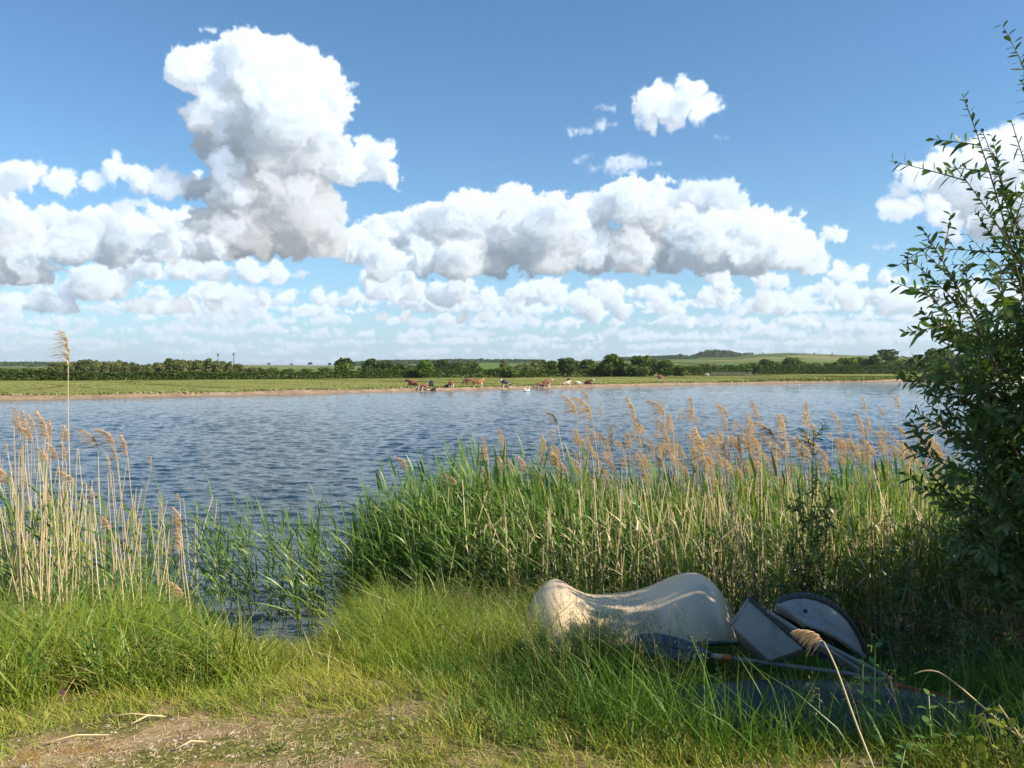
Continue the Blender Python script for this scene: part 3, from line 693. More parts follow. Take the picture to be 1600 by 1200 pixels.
wood('distant_wood', [(px, np.interp(px, [560, 600, 700, 745, 780, 830], [567, 565, 562, 561, 565, 564]) + R.uniform(-1, 1), 4) for px in np.arange(560, 850, 4)], 1500, 'tree_dark')
wood('far_tree_belt', [(px, np.interp(px, [960, 1000, 1060], [561, 559, 557]) + R.uniform(-1, 1), 4) for px in np.arange(960, 1070, 4)], 1650, 'tree_dark')
# hedges
def hedge(a, b, h, w, label, n, mat='hedge', irr=.15, size=.26):
    (x0, y0), (x1, y1) = a, b; L = math.hypot(x1 - x0, y1 - y0)
    t = R.random(n); s = t * L; f = R.uniform(-1, 1, n); top = R.random(n) < .45
    hh = h * (1 + irr * vnoise(s, s * 0, 5, int(L)) + irr * .7 * vnoise(s, s * 0, 1.7, int(L) + 3))
    z = np.where(top, hh * R.uniform(.9, 1.05, n), hh * R.random(n)); off = np.where(top, f * w / 2, np.sign(f) * w / 2 * R.uniform(.7, 1.1, n))
    ux, uy = (x1 - x0) / L, (y1 - y0) / L
    cx = x0 + ux * s - uy * off; cy = y0 + uy * s + ux * off
    cz = np.interp(t, np.linspace(0, 1, 40), [field_z(x0 + (x1 - x0) * q, y0 + (y1 - y0) * q) for q in np.linspace(0, 1, 40)]) + z
    c = np.stack([cx, cy, cz], 1); nr = rdir(n, .4); p = unit(np.cross(nr, R.standard_normal((n, 3)))); q = np.cross(nr, p); sz = size * R.uniform(.5, 1.3, n)[:, None]
    V = np.stack([c - p * sz, c - q * sz * .7, c + p * sz, c + q * sz * .7], 1).reshape(-1, 3)
    root = empty('hedge', (0, 0, 0), label, 'hedge', 'hedges along the far side of the pasture')
    mb = MB().add(V, np.arange(4 * n).reshape(-1, 4)); mb.build('foliage', M[mat], root)
    st = MB()
    for q in np.linspace(.01, .99, max(6, int(L / 4))):
        xx, yy = x0 + (x1 - x0) * q, y0 + (y1 - y0) * q; zz = field_z(xx, yy); st.tube([(xx, yy, zz - .05), (xx + .1, yy, zz + h * .8)], [.06, .03], 4)
    tag(st.build('stems', M['bark'], root), kind='stuff')
hx = lambda px, d: ((px - 800) / F * d, d)
hedge(hx(-160, 158), hx(150, 168), 1.75, 1.6, 'clipped hedge at the far left, thicker part behind the tall single reed', 9000)
hedge(hx(150, 170), hx(375, 184), 1.55, 1.5, 'low clipped hedge in front of the plantation', 7000)
hedge(hx(375, 184), hx(690, 212), 1.7, 1.6, 'clipped hedge between the plantation and the cattle', 9000)
hedge(hx(560, 206), hx(790, 225), 2.3, 2.2, 'rough bushy hedge right behind the left cattle', 6000, irr=.35)
hedge(hx(785, 226), hx(1000, 258), 2.1, 2.2, 'bushy hedge along the foot of the tall tree row', 6000, irr=.35)
hedge(hx(985, 262), hx(1160, 300), 2.6, 2.2, 'dark hedge behind the pale trough and fence', 6000, irr=.25)
hedge(hx(1180, 318), hx(1296, 345), 3.4, 2.6, 'left block of the tall dense hedge on the right', 6500, irr=.12, size=.4)
hedge(hx(1291, 345), hx(1408, 366), 3.5, 2.6, 'middle block of the tall dense hedge on the right', 6500, irr=.12, size=.4)
hedge(hx(1408, 364), hx(1640, 400), 3.3, 2.6, 'right block of the tall hedge, partly behind the sallow shrub', 7000, irr=.2, size=.4)
# tufts and sedge along the lip of the far bank
n = 26000; k = R.integers(260, 1250, n); tt = 2.0 + R.gamma(1.2, 1.3, n) * (.4 + .6 * (vnoise(shx[k], shx[k] * 0, 5, 44) + 1))
right = sstep(30, 70, shx[k]); bx = shx[k] + shn[k, 0] * tt + R.uniform(-.15, .15, n); by = shy[k] + shn[k, 1] * tt
bz = bank_profile(tt, shx[k]) - .03; hgt = (.16 + .42 * right) * R.uniform(.5, 1.4, n) * (1 + .5 * vnoise(bx, by, 3, 45))
V, Q = strips(np.stack([bx, by, bz], 1), unit(R.standard_normal((n, 3)) * .45 + [0, 0, 1]), R.standard_normal((n, 3)) * .15, hgt, .22 * R.uniform(.6, 1.3, n), prof=(1, .8, .1))
tag(MB().add(V, Q).build('bank_sedge', leafy('bank_sedge', [(.10, .15, .03), (.15, .19, .04), (.20, .21, .065), (.12, .165, .033)], .25, .03)), kind='stuff')
n = 18000; k = R.integers(260, 1250, n); tt = 5 + R.random(n) ** 1.4 * 70; bx = shx[k] + shn[k, 0] * tt + R.uniform(-.3, .3, n); by = shy[k] + shn[k, 1] * tt
V, Q = strips(np.stack([bx, by, bank_profile(tt, shx[k]) - .02], 1), unit(R.standard_normal((n, 3)) * .4 + [0, 0, 1]), R.standard_normal((n, 3)) * .15, R.uniform(.08, .22, n), .16 * R.uniform(.5, 1.3, n), prof=(1, .8, .1))
tag(MB().add(V, Q).build('pasture_grass', leafy('pasture_grass', [(.14, .17, .04), (.19, .205, .06), (.23, .225, .075), (.165, .19, .045)], .25, .02)), kind='stuff')
# stones and pale clods along the waterline
n = 420; k = R.integers(260, 1250, n); mb = MB(); ico = np.array([[0, 0, 1], [.9, 0, .2], [.2, .9, .3], [-.8, .3, .2], [-.4, -.8, .25], [.5, -.7, .3], [0, 0, -.5]]); icf = [[0, 1, 2], [0, 2, 3], [0, 3, 4], [0, 4, 5], [0, 5, 1], [6, 2, 1], [6, 3, 2], [6, 4, 3], [6, 5, 4], [6, 1, 5]]
for i in k:
    t = R.uniform(.6, 3.2); s = R.uniform(.05, .14); mb.add(ico * [s * R.uniform(1, 2.2), s, s * .7] + [shx[i] + shn[i, 0] * t, shy[i] + shn[i, 1] * t, float(bank_profile(np.array(t), np.array(shx[i]))) + .02], T=icf)
for px in list(np.linspace(14, 74, 26)) + list(np.linspace(605, 690, 22)) + list(np.linspace(200, 300, 16)) + list(np.linspace(430, 560, 14)):
    (x, y), nn = shore(px); t = R.uniform(2.3, 3.6); s = R.uniform(.10, .24); mb.add(ico * [s * 1.9, s, s * .8] + [x + nn[0] * t + R.uniform(-.3, .3), y + nn[1] * t, field_z(x + nn[0] * t, y + nn[1] * t)], T=icf)
tag(mb.build('shore_stones', plain('pale_stones', [(.20, .155, .10), (.44, .36, .26)], .9, 1.2)), kind='stuff')

# animals -----------------------------------------------------------------
def skin(name, V, E, rad, mat, sub=2, root=0):
    me = bpy.data.meshes.new(name); me.from_pydata([tuple(v) for v in V], E, []); o = bpy.data.objects.new(name, me); COL.objects.link(o)
    o.modifiers.new('s', 'SKIN'); sl = me.skin_vertices[0].data
    for i, r in enumerate(rad): sl[i].radius = (r, r) if not isinstance(r, tuple) else r
    sl[root].use_root = True
    m = o.modifiers.new('u', 'SUBSURF'); m.levels = sub; m.render_levels = sub
    dg = bpy.context.evaluated_depsgraph_get(); ev = o.evaluated_get(dg); nm = bpy.data.meshes.new_from_object(ev)
    bpy.data.objects.remove(o); bpy.data.meshes.remove(me); nm.name = name; nm.materials.clear()
    for mm in (mat if isinstance(mat, (list, tuple)) else [mat]): nm.materials.append(mm)
    nm.polygons.foreach_set('use_smooth', np.ones(len(nm.polygons), bool)); return nm
COAT = {'brown': plain('russet_coat', [(.135, .045, .022), (.205, .075, .036)], .75, 3), 'orange': plain('ginger_coat', [(.24, .085, .03), (.33, .13, .048)], .75, 3),
        'white': plain('white_coat', [(.62, .56, .47), (.80, .75, .67)], .75, 4), 'black': plain('black_coat', [(.010, .010, .012), (.022, .022, .026)], .6, 3),
        'cream': plain('cream_coat', [(.55, .44, .29), (.68, .57, .41)], .75, 3)}
def cow_data(pose, coat, face):
    z0 = 0.0 if pose != 'lying' else -.62
    V = [(-.62, 0, 1.08 + z0), (-.1, 0, 1.0 + z0), (.5, 0, 1.06 + z0)]; r = [.33, .40, .34]; E = [(0, 1), (1, 2)]
    if pose == 'graze': nk = [(.92, 0, .82), (1.2, 0, .40), (1.30, 0, .14)]
    elif pose == 'lying': nk = [(.86, 0, .80), (1.12, .05, .88), (1.34, .10, .70)]
    elif pose == 'turn': nk = [(.84, .10, 1.30), (.95, .34, 1.36), (.98, .58, 1.20)]
    else: nk = [(.88, 0, 1.28), (1.14, 0, 1.38), (1.38, 0, 1.20)]
    for p, rr in zip(nk, (.21, .165, .105)): V.append(p); r.append(rr); E.append((len(V) - 2, len(V) - 1))
    for sx, base in ((-1, 0), (1, 2)):
        for sy in (-1, 1):
            if pose == 'lying':
                ch = [(.58 * sx + .05, .26 * sy, .28), (.58 * sx + .32, .34 * sy, .12), (.58 * sx + .05, .36 * sy, .07)]; rr = (.17, .09, .06)
            elif sx < 0: ch = [(-.60, .19 * sy, .74), (-.70, .19 * sy, .46), (-.64, .19 * sy, .04)]; rr = (.19, .085, .065)
            else: ch = [(.52, .18 * sy, .72), (.54, .18 * sy, .42), (.53, .18 * sy, .04)]; rr = (.15, .08, .062)
            last = base
            for p, q in zip(ch, rr): V.append(p); r.append(q); E.append((last, len(V) - 1)); last = len(V) - 1
    me = skin('body', V, E, r, [COAT[coat], COAT[face]], 1)
    hd = Vector(V[5]); hm = Vector(V[4])
    for p in me.polygons:
        c = p.center
        if face != coat and ((c - hd).length < .24 or (c - hm).length < .17 or (pose != 'lying' and c.z < .38) or (c.z < .80 + z0 and abs(c.y) < .30 and abs(c.x) < .6) or (c.x > .62 and c.z < 1.05 + z0 and abs(c.y) < .12)):
            p.material_index = 1
    tb = MB(); tb.tube([(-.92, 0, 1.22 + z0), (-1.02, 0, 1.0 + z0), (-1.0, .02, .62 + max(z0, -.45)), (-.99, .02, .45 + max(z0, -.35))], [.035, .028, .025, .05], 5)
    eb = []; side = unit(np.cross(np.array(V[5]) - np.array(V[4]), [0, 0, 1.0]))
    for s in (-1, 1):
        c = np.array(V[4]) + side * s * .14 + [0, 0, .08]; tip = c + side * s * .2 + [0, 0, -.02]
        eb.append(MB().tube([c, (c + tip) / 2, tip], [.03, .055, .01], 5).data('ear', COAT[coat]))
    return me, tb.data('tail', COAT[coat]), eb[0], eb[1]
_cows = {}
def cow(px, t, rz, pose, coat, face, scale, label, cat='cow'):
    """t metres inland from the waterline under pixel column px"""
    p, nn = shore(px); x, y = p + nn * t
    x, y = (px - 800) / F * y, y
    k = (pose, coat, face)
    if k not in _cows: _cows[k] = cow_data(*k)
    o = empty('cow', (x, y, field_z(x, y) - .01), label, cat, 'cattle on the far shore', math.radians(rz)); o.scale = (scale * .83,) * 3
    for nme, d in zip(('body', 'tail', 'ear', 'ear'), _cows[k]): link(bpy.data.objects.new(nme, d), o)
cow(647, 20, 172, 'lying', 'brown', 'brown', 1.25, 'plain red brown cow lying in the grass, leftmost of the cattle')
cow(674, 16, 96, 'lying', 'black', 'black', 1.15, 'black cow lying end on in the grass, right of the leftmost brown cow')
cow(664, 1.5, 210, 'graze', 'brown', 'white', .95, 'small brown and white calf at the waterline below the lying black cow', 'calf')
cow(676, 1.2, 10, 'lying', 'black', 'black', .6, 'small dark calf lying at the waterline right of the small brown and white calf', 'calf')
cow(705, 3.0, 80, 'graze', 'brown', 'white', 1.05, 'brown cow with white legs seen end on at the waterline')
cow(698, 4.2, 20, 'lying', 'black', 'black', .7, 'dark calf lying just behind the brown cow seen end on', 'calf')
cow(734, 24, 200, 'graze', 'brown', 'brown', 1.15, 'red brown cow grazing up the bank behind the ginger cow')
cow(747, 2.6, 12, 'turn', 'orange', 'white', 1.12, 'ginger cow with white face and legs standing side on at the waterline, head up')
cow(791, 2.6, 200, 'turn', 'black', 'white', 1.12, 'black and white cow standing alone at the waterline left of the swan')
cow(854, 2.2, 35, 'stand', 'brown', 'white', 1.1, 'brown and white cow standing at the waterline right of the swan')
cow(844, 1.6, 200, 'graze', 'brown', 'white', .85, 'left of two calves beside the standing brown and white cow', 'calf')
cow(849, 1.0, 160, 'graze', 'brown', 'white', .75, 'right of two calves beside the standing brown and white cow', 'calf')
cow(884, 2.8, 8, 'lying', 'cream', 'cream', .9, 'cream coloured cow lying on the shore, partly behind a reed plume')
cow(890, 6.0, 120, 'graze', 'brown', 'white', .95, 'brown and white cow just behind the lying cream cow')
cow(918, 4.5, 340, 'lying', 'brown', 'white', 1.05, 'brown and white cow lying on the shore between the plumes')
cow(906, 4.0, 185, 'lying', 'white', 'white', .7, 'white calf lying left of the brown and white cow between the plumes', 'calf')
cow(1033, 22, 184, 'stand', 'brown', 'white', 1.12, 'lone brown cow with white face walking on the grass at the right')
# swan
def swan(px, py, label):
    d = CAM_Z * F / (py - 576); x = (px - 800) / F * d
    o = empty('swan', (x, d, -.05), label, 'swan', rz=math.radians(15)); o.scale = (1.0,) * 3
    w = plain('white_plumage', [(.75, .75, .72), (.86, .86, .84)], .7, 6)
    V = [(-.42, 0, .16), (-.1, 0, .2), (.25, 0, .2), (.38, 0, .38), (.32, 0, .62), (.38, 0, .8), (.5, 0, .78)]
    link(bpy.data.objects.new('body', skin('body', V, [(i, i + 1) for i in range(6)], [.06, .2, .15, .06, .04, .045, .045], w, 2, 1)), o)
    for s in (-1, 1): MB().add(*strips(np.array([[.2, .14 * s, .3]] * 6), unit(np.array([[-.9, .12 * s, .06 * k - .05] for k in range(6)])), np.array([[0, 0, .12]] * 6), .55, .12, np.array([[0, 0, 1.0]] * 6), (.6, 1, .9, .1))).build('wing', w, o)['kind'] = 'stuff'
    MB().tube([(.5, 0, .78), (.6, 0, .74), (.66, 0, .72)], [.03, .022, .008], 6).build('bill', plain('orange_bill', [(.5, .16, .03), (.6, .22, .05)], .5), o)
swan(823, 612, 'white swan swimming on the lake in front of the cattle')
def gull(px, py, label):
    d = CAM_Z * F / (py - 576); x = (px - 800) / F * d
    o = empty('gull', (x, d, 0), label, 'gull'); w = plain('gull_white', [(.7, .7, .7), (.82, .82, .82)], .7, 6)
    link(bpy.data.objects.new('body', skin('body', [(-.2, 0, .05), (0, 0, .08), (.14, 0, .16), (.2, 0, .17)], [(0, 1), (1, 2), (2, 3)], [.03, .09, .05, .04], w, 1, 1)), o)
    MB().tube([(.22, 0, .17), (.29, 0, .16)], [.014, .004], 5).build('bill', COAT['orange'], o)
gull(1249, 602.5, 'tiny white gull sitting on the water right of the lone cow')
# masts behind the plantation, the trough and the fence on the far pasture
gm = plain('grey_steel', [(.12, .11, .11), (.20, .19, .18)], .6, .5)
for px, top, lab in ((341, 553, 'left of two slender masts rising behind the plantation'), (365.5, 552, 'right of two slender masts rising behind the plantation')):
    d = 900; x = (px - 800) / F * d; z0 = float(hill_z(np.array(x), np.array(float(d)))); zt = CAM_Z + (576 - top) / F * d
    o = empty('mast', (x, d, z0), lab, 'mast', 'two masts behind the plantation')
    MB().tube([(0, 0, -1), (0, 0, (zt - z0) * .6), (0, 0, zt - z0)], [.7, .5, .42], 10).build('shaft', gm, o)
    MB().box((0, 0, zt - z0 - .8), (1.9, 1.8, 2.4)).box((0.9, 0, zt - z0 + 0.8), (.4, .4, .8)).build('head_box', gm, o)
d = 268; x, y = hx(1103, d); z = field_z(x, d)
o = empty('water_trough', (x, d, z), 'pale box shaped trough on the far pasture left of the fence', 'trough')
mt = plain('weathered_board', [(.26, .23, .15), (.36, .32, .22)], .85, 1.0)
MB().box((0, 0, .55), (2.0, .9, .9)).build('body', mt, o); MB().box((0, 0, 1.03), (2.15, 1.0, .07)).build('rim', mt, o)
for sx in (-.8, .8): MB().box((sx, 0, .06), (.2, .8, .13)).build('foot', mt, o)
fe = empty('fence', (0, 0, 0), 'grey rail fence running right from the pale trough', 'fence')
fp = [(hx(px, 272 + (px - 1112) * .35)) for px in np.arange(1112, 1176, 5.2)]
pm = None
for i, (x, y) in enumerate(fp):
    pd = pm or MB().box((0, 0, .62), (.14, .14, 1.4)).data('post', gm); pm = pd
    q = link(bpy.data.objects.new('post', pd), fe); q.location = (x, y, field_z(x, y))
for (xa, ya), (xb, yb) in zip(fp[:-1], fp[1:]):
    for hh in (.45, .85, 1.2):
        MB().tube([(xa, ya - .09, field_z(xa, ya) + hh), (xb, yb - .09, field_z(xb, yb) + hh)], [.045, .045], 5).build('rail', gm, fe)
x, y = hx(1407, 300); far_tree(1407, 577, 300, 'bush', 'tree_light', 1.0, label='small pale green bush in front of the tall hedge, left of the sallow shrub', name='shrub', cat='shrub')
far_tree(1428, 579, 300, 'bush', 'tree_light', 1.1, label='pale low bush in front of the tall hedge, at the edge of the sallow shrub', name='shrub', cat='shrub')
# a bird against the tall cloud
bb = MB(); Cb = P(281, 160, 60)
bb.tube([(-.16, 0, 0), (0, 0, .01), (.12, 0, .02), (.17, 0, .02)], [.01, .045, .035, .01], 6)
o = empty('bird', Cb, 'tiny dark bird flying in front of the tall white cloud', 'bird'); bb.build('body', COAT['black'], o)
for s in (-1, 1):
    o.scale = (.35,) * 3; V, Q = strips(np.array([[.02, .03 * s, .02]]), unit(np.array([[-.1, .9 * s, .35]])), np.array([[-.3, 0, -.35]]), .34, .1, np.array([[1.0, 0, 0]]), (1, 1, .7, .1)); MB().add(V, Q).build('wing', COAT['black'], o)
# ------------------------------------------------------------------ boats and oars on the bank
def worn(name, cols, rough, dirt=(.07, .065, .05)):
    m, nt, pb, out = newmat(name); c = ramp(nt, noise(nt, 4, 5, .6), [(.3, cols[0]), (.7, cols[1])])
    c = mixc(nt, ramp(nt, noise(nt, 2.6, 8, .72, .6), [(.46, (0, 0, 0)), (.70, (.75, .75, .75))]), c, dirt)
    c = mixc(nt, ramp(nt, noise(nt, 9, 8, .8, 0, mscale=(1, 7, 7)), [(.60, (0, 0, 0)), (.66, (.5, .5, .5))]), c, tuple(min(.5, v * 2.4) for v in cols[1]))
    nt.links.new(c, pb.inputs['Base Color']); pb.inputs['Roughness'].default_value = rough; bump(nt, noise(nt, 40, 6, .7), .25, .01, pb.inputs['Normal']); return m
cream = plain('cream_gelcoat', [(.53, .40, .25), (.60, .47, .305)], .38, 2.2, .03)
_m, _nt = cream, cream.node_tree; _pb = _nt.nodes['Principled BSDF']; _old = _pb.inputs['Base Color'].links[0].from_socket
_nt.links.new(mixc(_nt, ramp(_nt, noise(_nt, 7, 7, .7), [(.58, (0, 0, 0)), (.82, (.35, .35, .35))]), _old, (.26, .20, .13)), _pb.inputs['Base Color'])
greyp = worn('grey_boat_plastic', [(.25, .235, .21), (.33, .31, .275)], .62)
greyl = worn('light_grey_deck', [(.33, .315, .285), (.42, .40, .36)], .6)
greyd = plain('dark_grey_rubber', [(.035, .036, .038), (.06, .06, .062)], .6, 6)
navy = worn('navy_hull_plastic', [(.018, .020, .023), (.032, .035, .038)], .6, (.085, .085, .075))
blade_m = plain('navy_oar_blade', [(.035, .05, .09), (.06, .08, .125)], .38, 6)
orange = plain('orange_grip', [(.55, .11, .02), (.68, .17, .035)], .45, 8)
tan_m = plain('tan_sleeve', [(.45, .35, .20), (.55, .45, .28)], .5, 8)
def surface(name, pts, mat, parent=None, sub=2, thick=0.0, closed_u=False):
    """smooth sheet through a (nu,nv,3) net"""
    pts = np.asarray(pts, float); nu, nv = pts.shape[:2]
    i = (np.arange(nu - 1) * nv)[:, None] + np.arange(nv - 1)[None]
    Q = np.stack([i, i + nv, i + nv + 1, i + 1], -1).reshape(-1, 4)
    if closed_u:
        j = np.arange(nv - 1); l = (nu - 1) * nv; Q = np.concatenate([Q, np.stack([l + j, j, j + 1, l + j + 1], -1)])
    o = link(bpy.data.objects.new(name, mesh_data(name, pts, Q, mat, True)), parent)
    if thick:
        m = o.modifiers.new('t', 'SOLIDIFY'); m.thickness = thick; m.offset = -1
    if sub:
        m = o.modifiers.new('s', 'SUBSURF'); m.levels = m.render_levels = sub
    return o
# cream twin-humped hull, upside down
cb = empty('upturned_boat', P(985, 1012, 5.9) * [1, 1, 0] + [0, 0, .85], 'cream upturned boat hull with two humps, lying in the grass below the reeds', 'boat')
off = np.array(cb.location)
sil = [(815, 1008), (819, 985), (827, 962), (838, 943), (852, 930), (868, 925), (884, 927), (900, 934), (916, 945), (934, 951), (958, 952), (985, 950), (1010, 945), (1034, 935), (1058, 922), (1080, 912), (1100, 908), (1117, 914), (1132, 930), (1144, 952), (1152, 978), (1158, 1000)]
net = []; n = len(sil)
for i, (px, py) in enumerate(sil):
    u = i / (n - 1)
    q = (px - 815) / 343.0; rimy = 1020 - 16 * q
    front = 5.50 - .20 * q - .24 * math.exp(-((px - 872) / 24.0) ** 2) - .10 * math.exp(-((px - 1085) / 45.0) ** 2) + .30 * (math.exp(-((px - 815) / 14.0) ** 2) + .8 * math.exp(-((px - 1158) / 14.0) ** 2))
    cr = 5.95 - .1 * q
    a = P(px if 860 < px < 1140 else px, min(rimy, 1021), front); c = P(px, py, cr); b = np.array([a[0], 2 * cr - front + .25, a[2]]); b[0] = c[0] * 1.04
    row = []
    for v in np.linspace(0, 1, 9):
        y = a[1] + (c[1] - a[1]) * v; hump = sstep(.0, .22, max(0, c[2] - a[2]) )
        pw = 1.0 - .52 * hump; w = math.sin(v * math.pi / 2) ** pw if v > 0 else 0
        row.append([a[0] + (c[0] - a[0]) * v, y, a[2] + (c[2] - a[2]) * w])
    for v in np.linspace(0, 1, 7)[1:]:
        w = math.cos(v * math.pi / 2) ** .6 if v < 1 else 0
        row.append([c[0] + (b[0] - c[0]) * v, c[1] + (b[1] - c[1]) * v, b[2] + (c[2] - b[2]) * w])
    net.append(row)
net = np.array(net) - off
surface('hull', net, cream, cb, 2, .012)
rim = np.concatenate([net[:, 0], net[::-1, -1]]); rimm = plain('dark_green_rim', [(.02, .06, .035), (.04, .10, .06)], .5, 6)
MB().tube(np.concatenate([rim, rim[:1]]) + [0, 0, -.012], .016, 6, cap=False).build('gunwale', rimm, cb, True)
for px, py, d in ((1080, 997, 5.24), (1101, 1002, 5.2), (1143, 995, 5.25)):
    V, Q = tube([P(px, py, d) - off, P(px, py, d - .012) - off], [.016, .012], 8); MB().add(V, Q, T=None).build('rust_spot', plain('rust_brown', [(.14, .05, .02), (.2, .08, .03)], .8, 30), cb)
# dark navy hull in front, upside down
nb = empty('upturned_boat', (1.75, 4.28, near_z(1.75, 4.28)), 'dark navy upturned hull lying across the front, half covered by grass', 'boat')
off = np.array(nb.location); A = np.array([.78, 4.72, .90]); B = np.array([2.95, 3.92, .98]); ax = unit(B - A); pr = np.array([ax[1], -ax[0], 0.0]); net = []
for t in np.linspace(0, 1, 15):
    w = .60 * (math.sin(math.pi * min(1, .09 + t * .86)) ** .5); h = .30 * (math.sin(math.pi * min(1, .08 + t * .84)) ** .55)
    row = []
    for a in np.linspace(-1, 1, 15):
        ridge = .035 * math.exp(-(a / .10) ** 2) + .022 * (math.exp(-((a - .55) / .07) ** 2) + math.exp(-((a + .55) / .07) ** 2))
        row.append(A + (B - A) * t + pr * a * w + np.array([0, 0, h * max(0, 1 - abs(a) ** 2.6) + ridge * h * 3 - .02]))
    net.append(row)
surface('hull', np.array(net) - off, navy, nb, 2, .012)
net = np.array(net); rp = np.concatenate([net[:, 0], net[::-1, -1], net[:1, 0]]) - off
MB().tube(rp, .022, 6, cap=False).build('gunwale', greyd, nb, True)
# grey dinghy in pieces: tilted seat box, bow deck, side boards
gb = empty('grey_dinghy', (2.0, 5.15, near_z(2.0, 5.15)), 'grey plastic dinghy tipped on its side with its rounded bow deck showing', 'boat')
off = np.array(gb.location)
arc = [(1214, 948), (1224, 939), (1240, 934), (1258, 932), (1278, 936), (1298, 944), (1316, 956), (1331, 972), (1343, 992), (1351, 1010), (1354, 1026)]
low = [(1216, 953), (1228, 961), (1243, 969), (1260, 976), (1277, 982), (1293, 988), (1308, 996), (1322, 1005), (1335, 1014), (1345, 1021), (1354, 1029)]
top = np.array([P(x, y, 5.36) for x, y in arc]); bot = np.array([P(x, y, 5.06) for x, y in low])
net = np.stack([bot + (top - bot) * v + np.array([0, .05, -.03]) * math.sin(v * math.pi) for v in np.linspace(.04, .96, 6)], 1)
surface('bow_deck', net - off, greyl, gb, 2, .012)
MB().tube(top - off, .020, 7).build('deck_rim', greyd, gb, True)
MB().tube(bot - off + [0, -.01, 0], .016, 7).build('gunwale', greyp, gb, True)
hl = [(1200, 968), (1212, 980), (1226, 992), (1244, 1004), (1262, 1013), (1282, 1022), (1303, 1031), (1325, 1041), (1346, 1050), (1366, 1058), (1385, 1064)]
hb = np.array([P(x, y, 4.98) for x, y in hl]); hb[:, 2] -= .02
net = np.stack([bot + (hb - bot) * v + np.array([0, .14, -.02]) * math.sin(v * math.pi) + [0, .03, -.02] for v in np.linspace(0, 1, 6)], 1)
surface('hull_side', net - off, greyd, gb, 2, .012)
def board(a, b, w, th, name, mat, up=(0, -.55, .83)):
    a = np.array(a); b = np.array(b); x = unit(b - a); zv = np.array(up, float); zv -= x * zv.dot(x); zv = unit(zv); yv = np.cross(zv, x)
    Rm = np.stack([x, yv, zv], 1); o = MB().box((a + b) / 2 - off, (np.linalg.norm(b - a), th, w), Rm).build(name, mat, gb)
    bv = o.modifiers.new('b', 'BEVEL'); bv.width = .006; bv.segments = 2; return o
board(P(1198, 958, 5.02), P(1345, 1052, 4.88), .055, .022, 'side_board', greyp)
board(P(1240, 985, 5.0), P(1398, 1066, 4.84), .04, .022, 'side_board', greyp)
board(P(1215, 947, 5.0), P(1262, 980, 4.97), .045, .02, 'thwart', greyp)
for px, py in ((1261, 957), (1285, 981)):
    MB().tube([P(px, py, 5.18) - off, P(px, py - 1, 5.15) - off], [.014, .012], 10).build('bolt', greyd, gb)
sb = empty('seat_box', P(1195, 1000, 5.0) * [1, 1, 0] + [0, 0, .95], 'dull grey tapered seat box tipped up between the cream hull and the grey dinghy', 'boat seat')
off = np.array(sb.location)
TL, LL, BB, RR = P(1172, 937, 5.06), P(1144, 979, 4.95), P(1204, 1036, 4.86), P(1262, 1016, 4.92)
nr = unit(np.cross(RR - TL, LL - TL)); nr = nr if nr[1] > 0 else -nr; dv = nr * .26 + np.array([.10, .05, -.03])
fc = np.array([TL, LL, BB, RR]); ce = fc.mean(0); bk = ce + (fc - ce) * .82 + dv
bm = MB().add(np.concatenate([fc, bk]) - off, [[0, 1, 2, 3], [0, 4, 5, 1], [1, 5, 6, 2], [2, 6, 7, 3], [3, 7, 4, 0], [7, 6, 5, 4]]).build('box', greyp, sb)
bv = bm.modifiers.new('b', 'BEVEL'); bv.width = .012; bv.segments = 3
MB().tube([TL - off - nr * .004, (TL + RR) / 2 - off - nr * .006, RR - off - nr * .004], .014, 7).build('flange', greyd, sb, True)
MB().tube([TL - off, LL - off], .009, 7).build('lip', greyp, sb, True)
# oar with navy blade
oa = empty('oar', P(1120, 1022, 5.05), 'oar with a long navy blade and orange collar resting across the cream hull', 'oar'); off = np.array(oa.location)
tip, neck, mid, end = P(992, 1004, 5.16), P(1112, 1027, 5.02), P(1330, 1056, 4.78), P(1505, 1098, 4.62)
x = unit(neck - tip); up = unit(np.array([0, -.62, .78])); sd = unit(np.cross(x, up)); net = []
for t, w in zip(np.linspace(0, 1, 9), (.030, .062, .074, .076, .074, .068, .056, .038, .020)):
    c = tip + (neck - tip) * t; wy = np.array([0, -.42, -.62]); wy = unit(wy - x * wy.dot(x))
    net.append([c + wy * w * a + np.cross(x, wy) * (.012 * (1 - a * a)) * -1 for a in np.linspace(-1, 1, 7)])
surface('blade', np.array(net) - off, blade_m, oa, 2, .010)
MB().tube([tip + (neck - tip) * t - off + np.array([0, -.016, .016]) for t in (.06, .5, 1.0)], [.005, .009, .014], 7).build('spine', blade_m, oa, True)
s1 = neck + (mid - neck) * .09; s2 = neck + (mid - neck) * .16
MB().tube([neck - off, s1 - off], [.015, .018], 9).build('sleeve', tan_m, oa, True)
MB().tube([s1 - off, s2 - off], [.020, .020], 9).build('collar', orange, oa, True)
MB().tube([s2 - off, mid - off, mid + (end - mid) * .42 - off], [.0135, .0135, .0135], 8).build('shaft', plain('grey_shaft', [(.16, .15, .14), (.26, .24, .22)], .55, 9), oa, True)
MB().tube([mid + (end - mid) * .42 - off, end - off], [.0145, .0145], 8).build('grip', plain('red_orange_grip', [(.50, .06, .03), (.62, .11, .05)], .45, 8), oa, True)

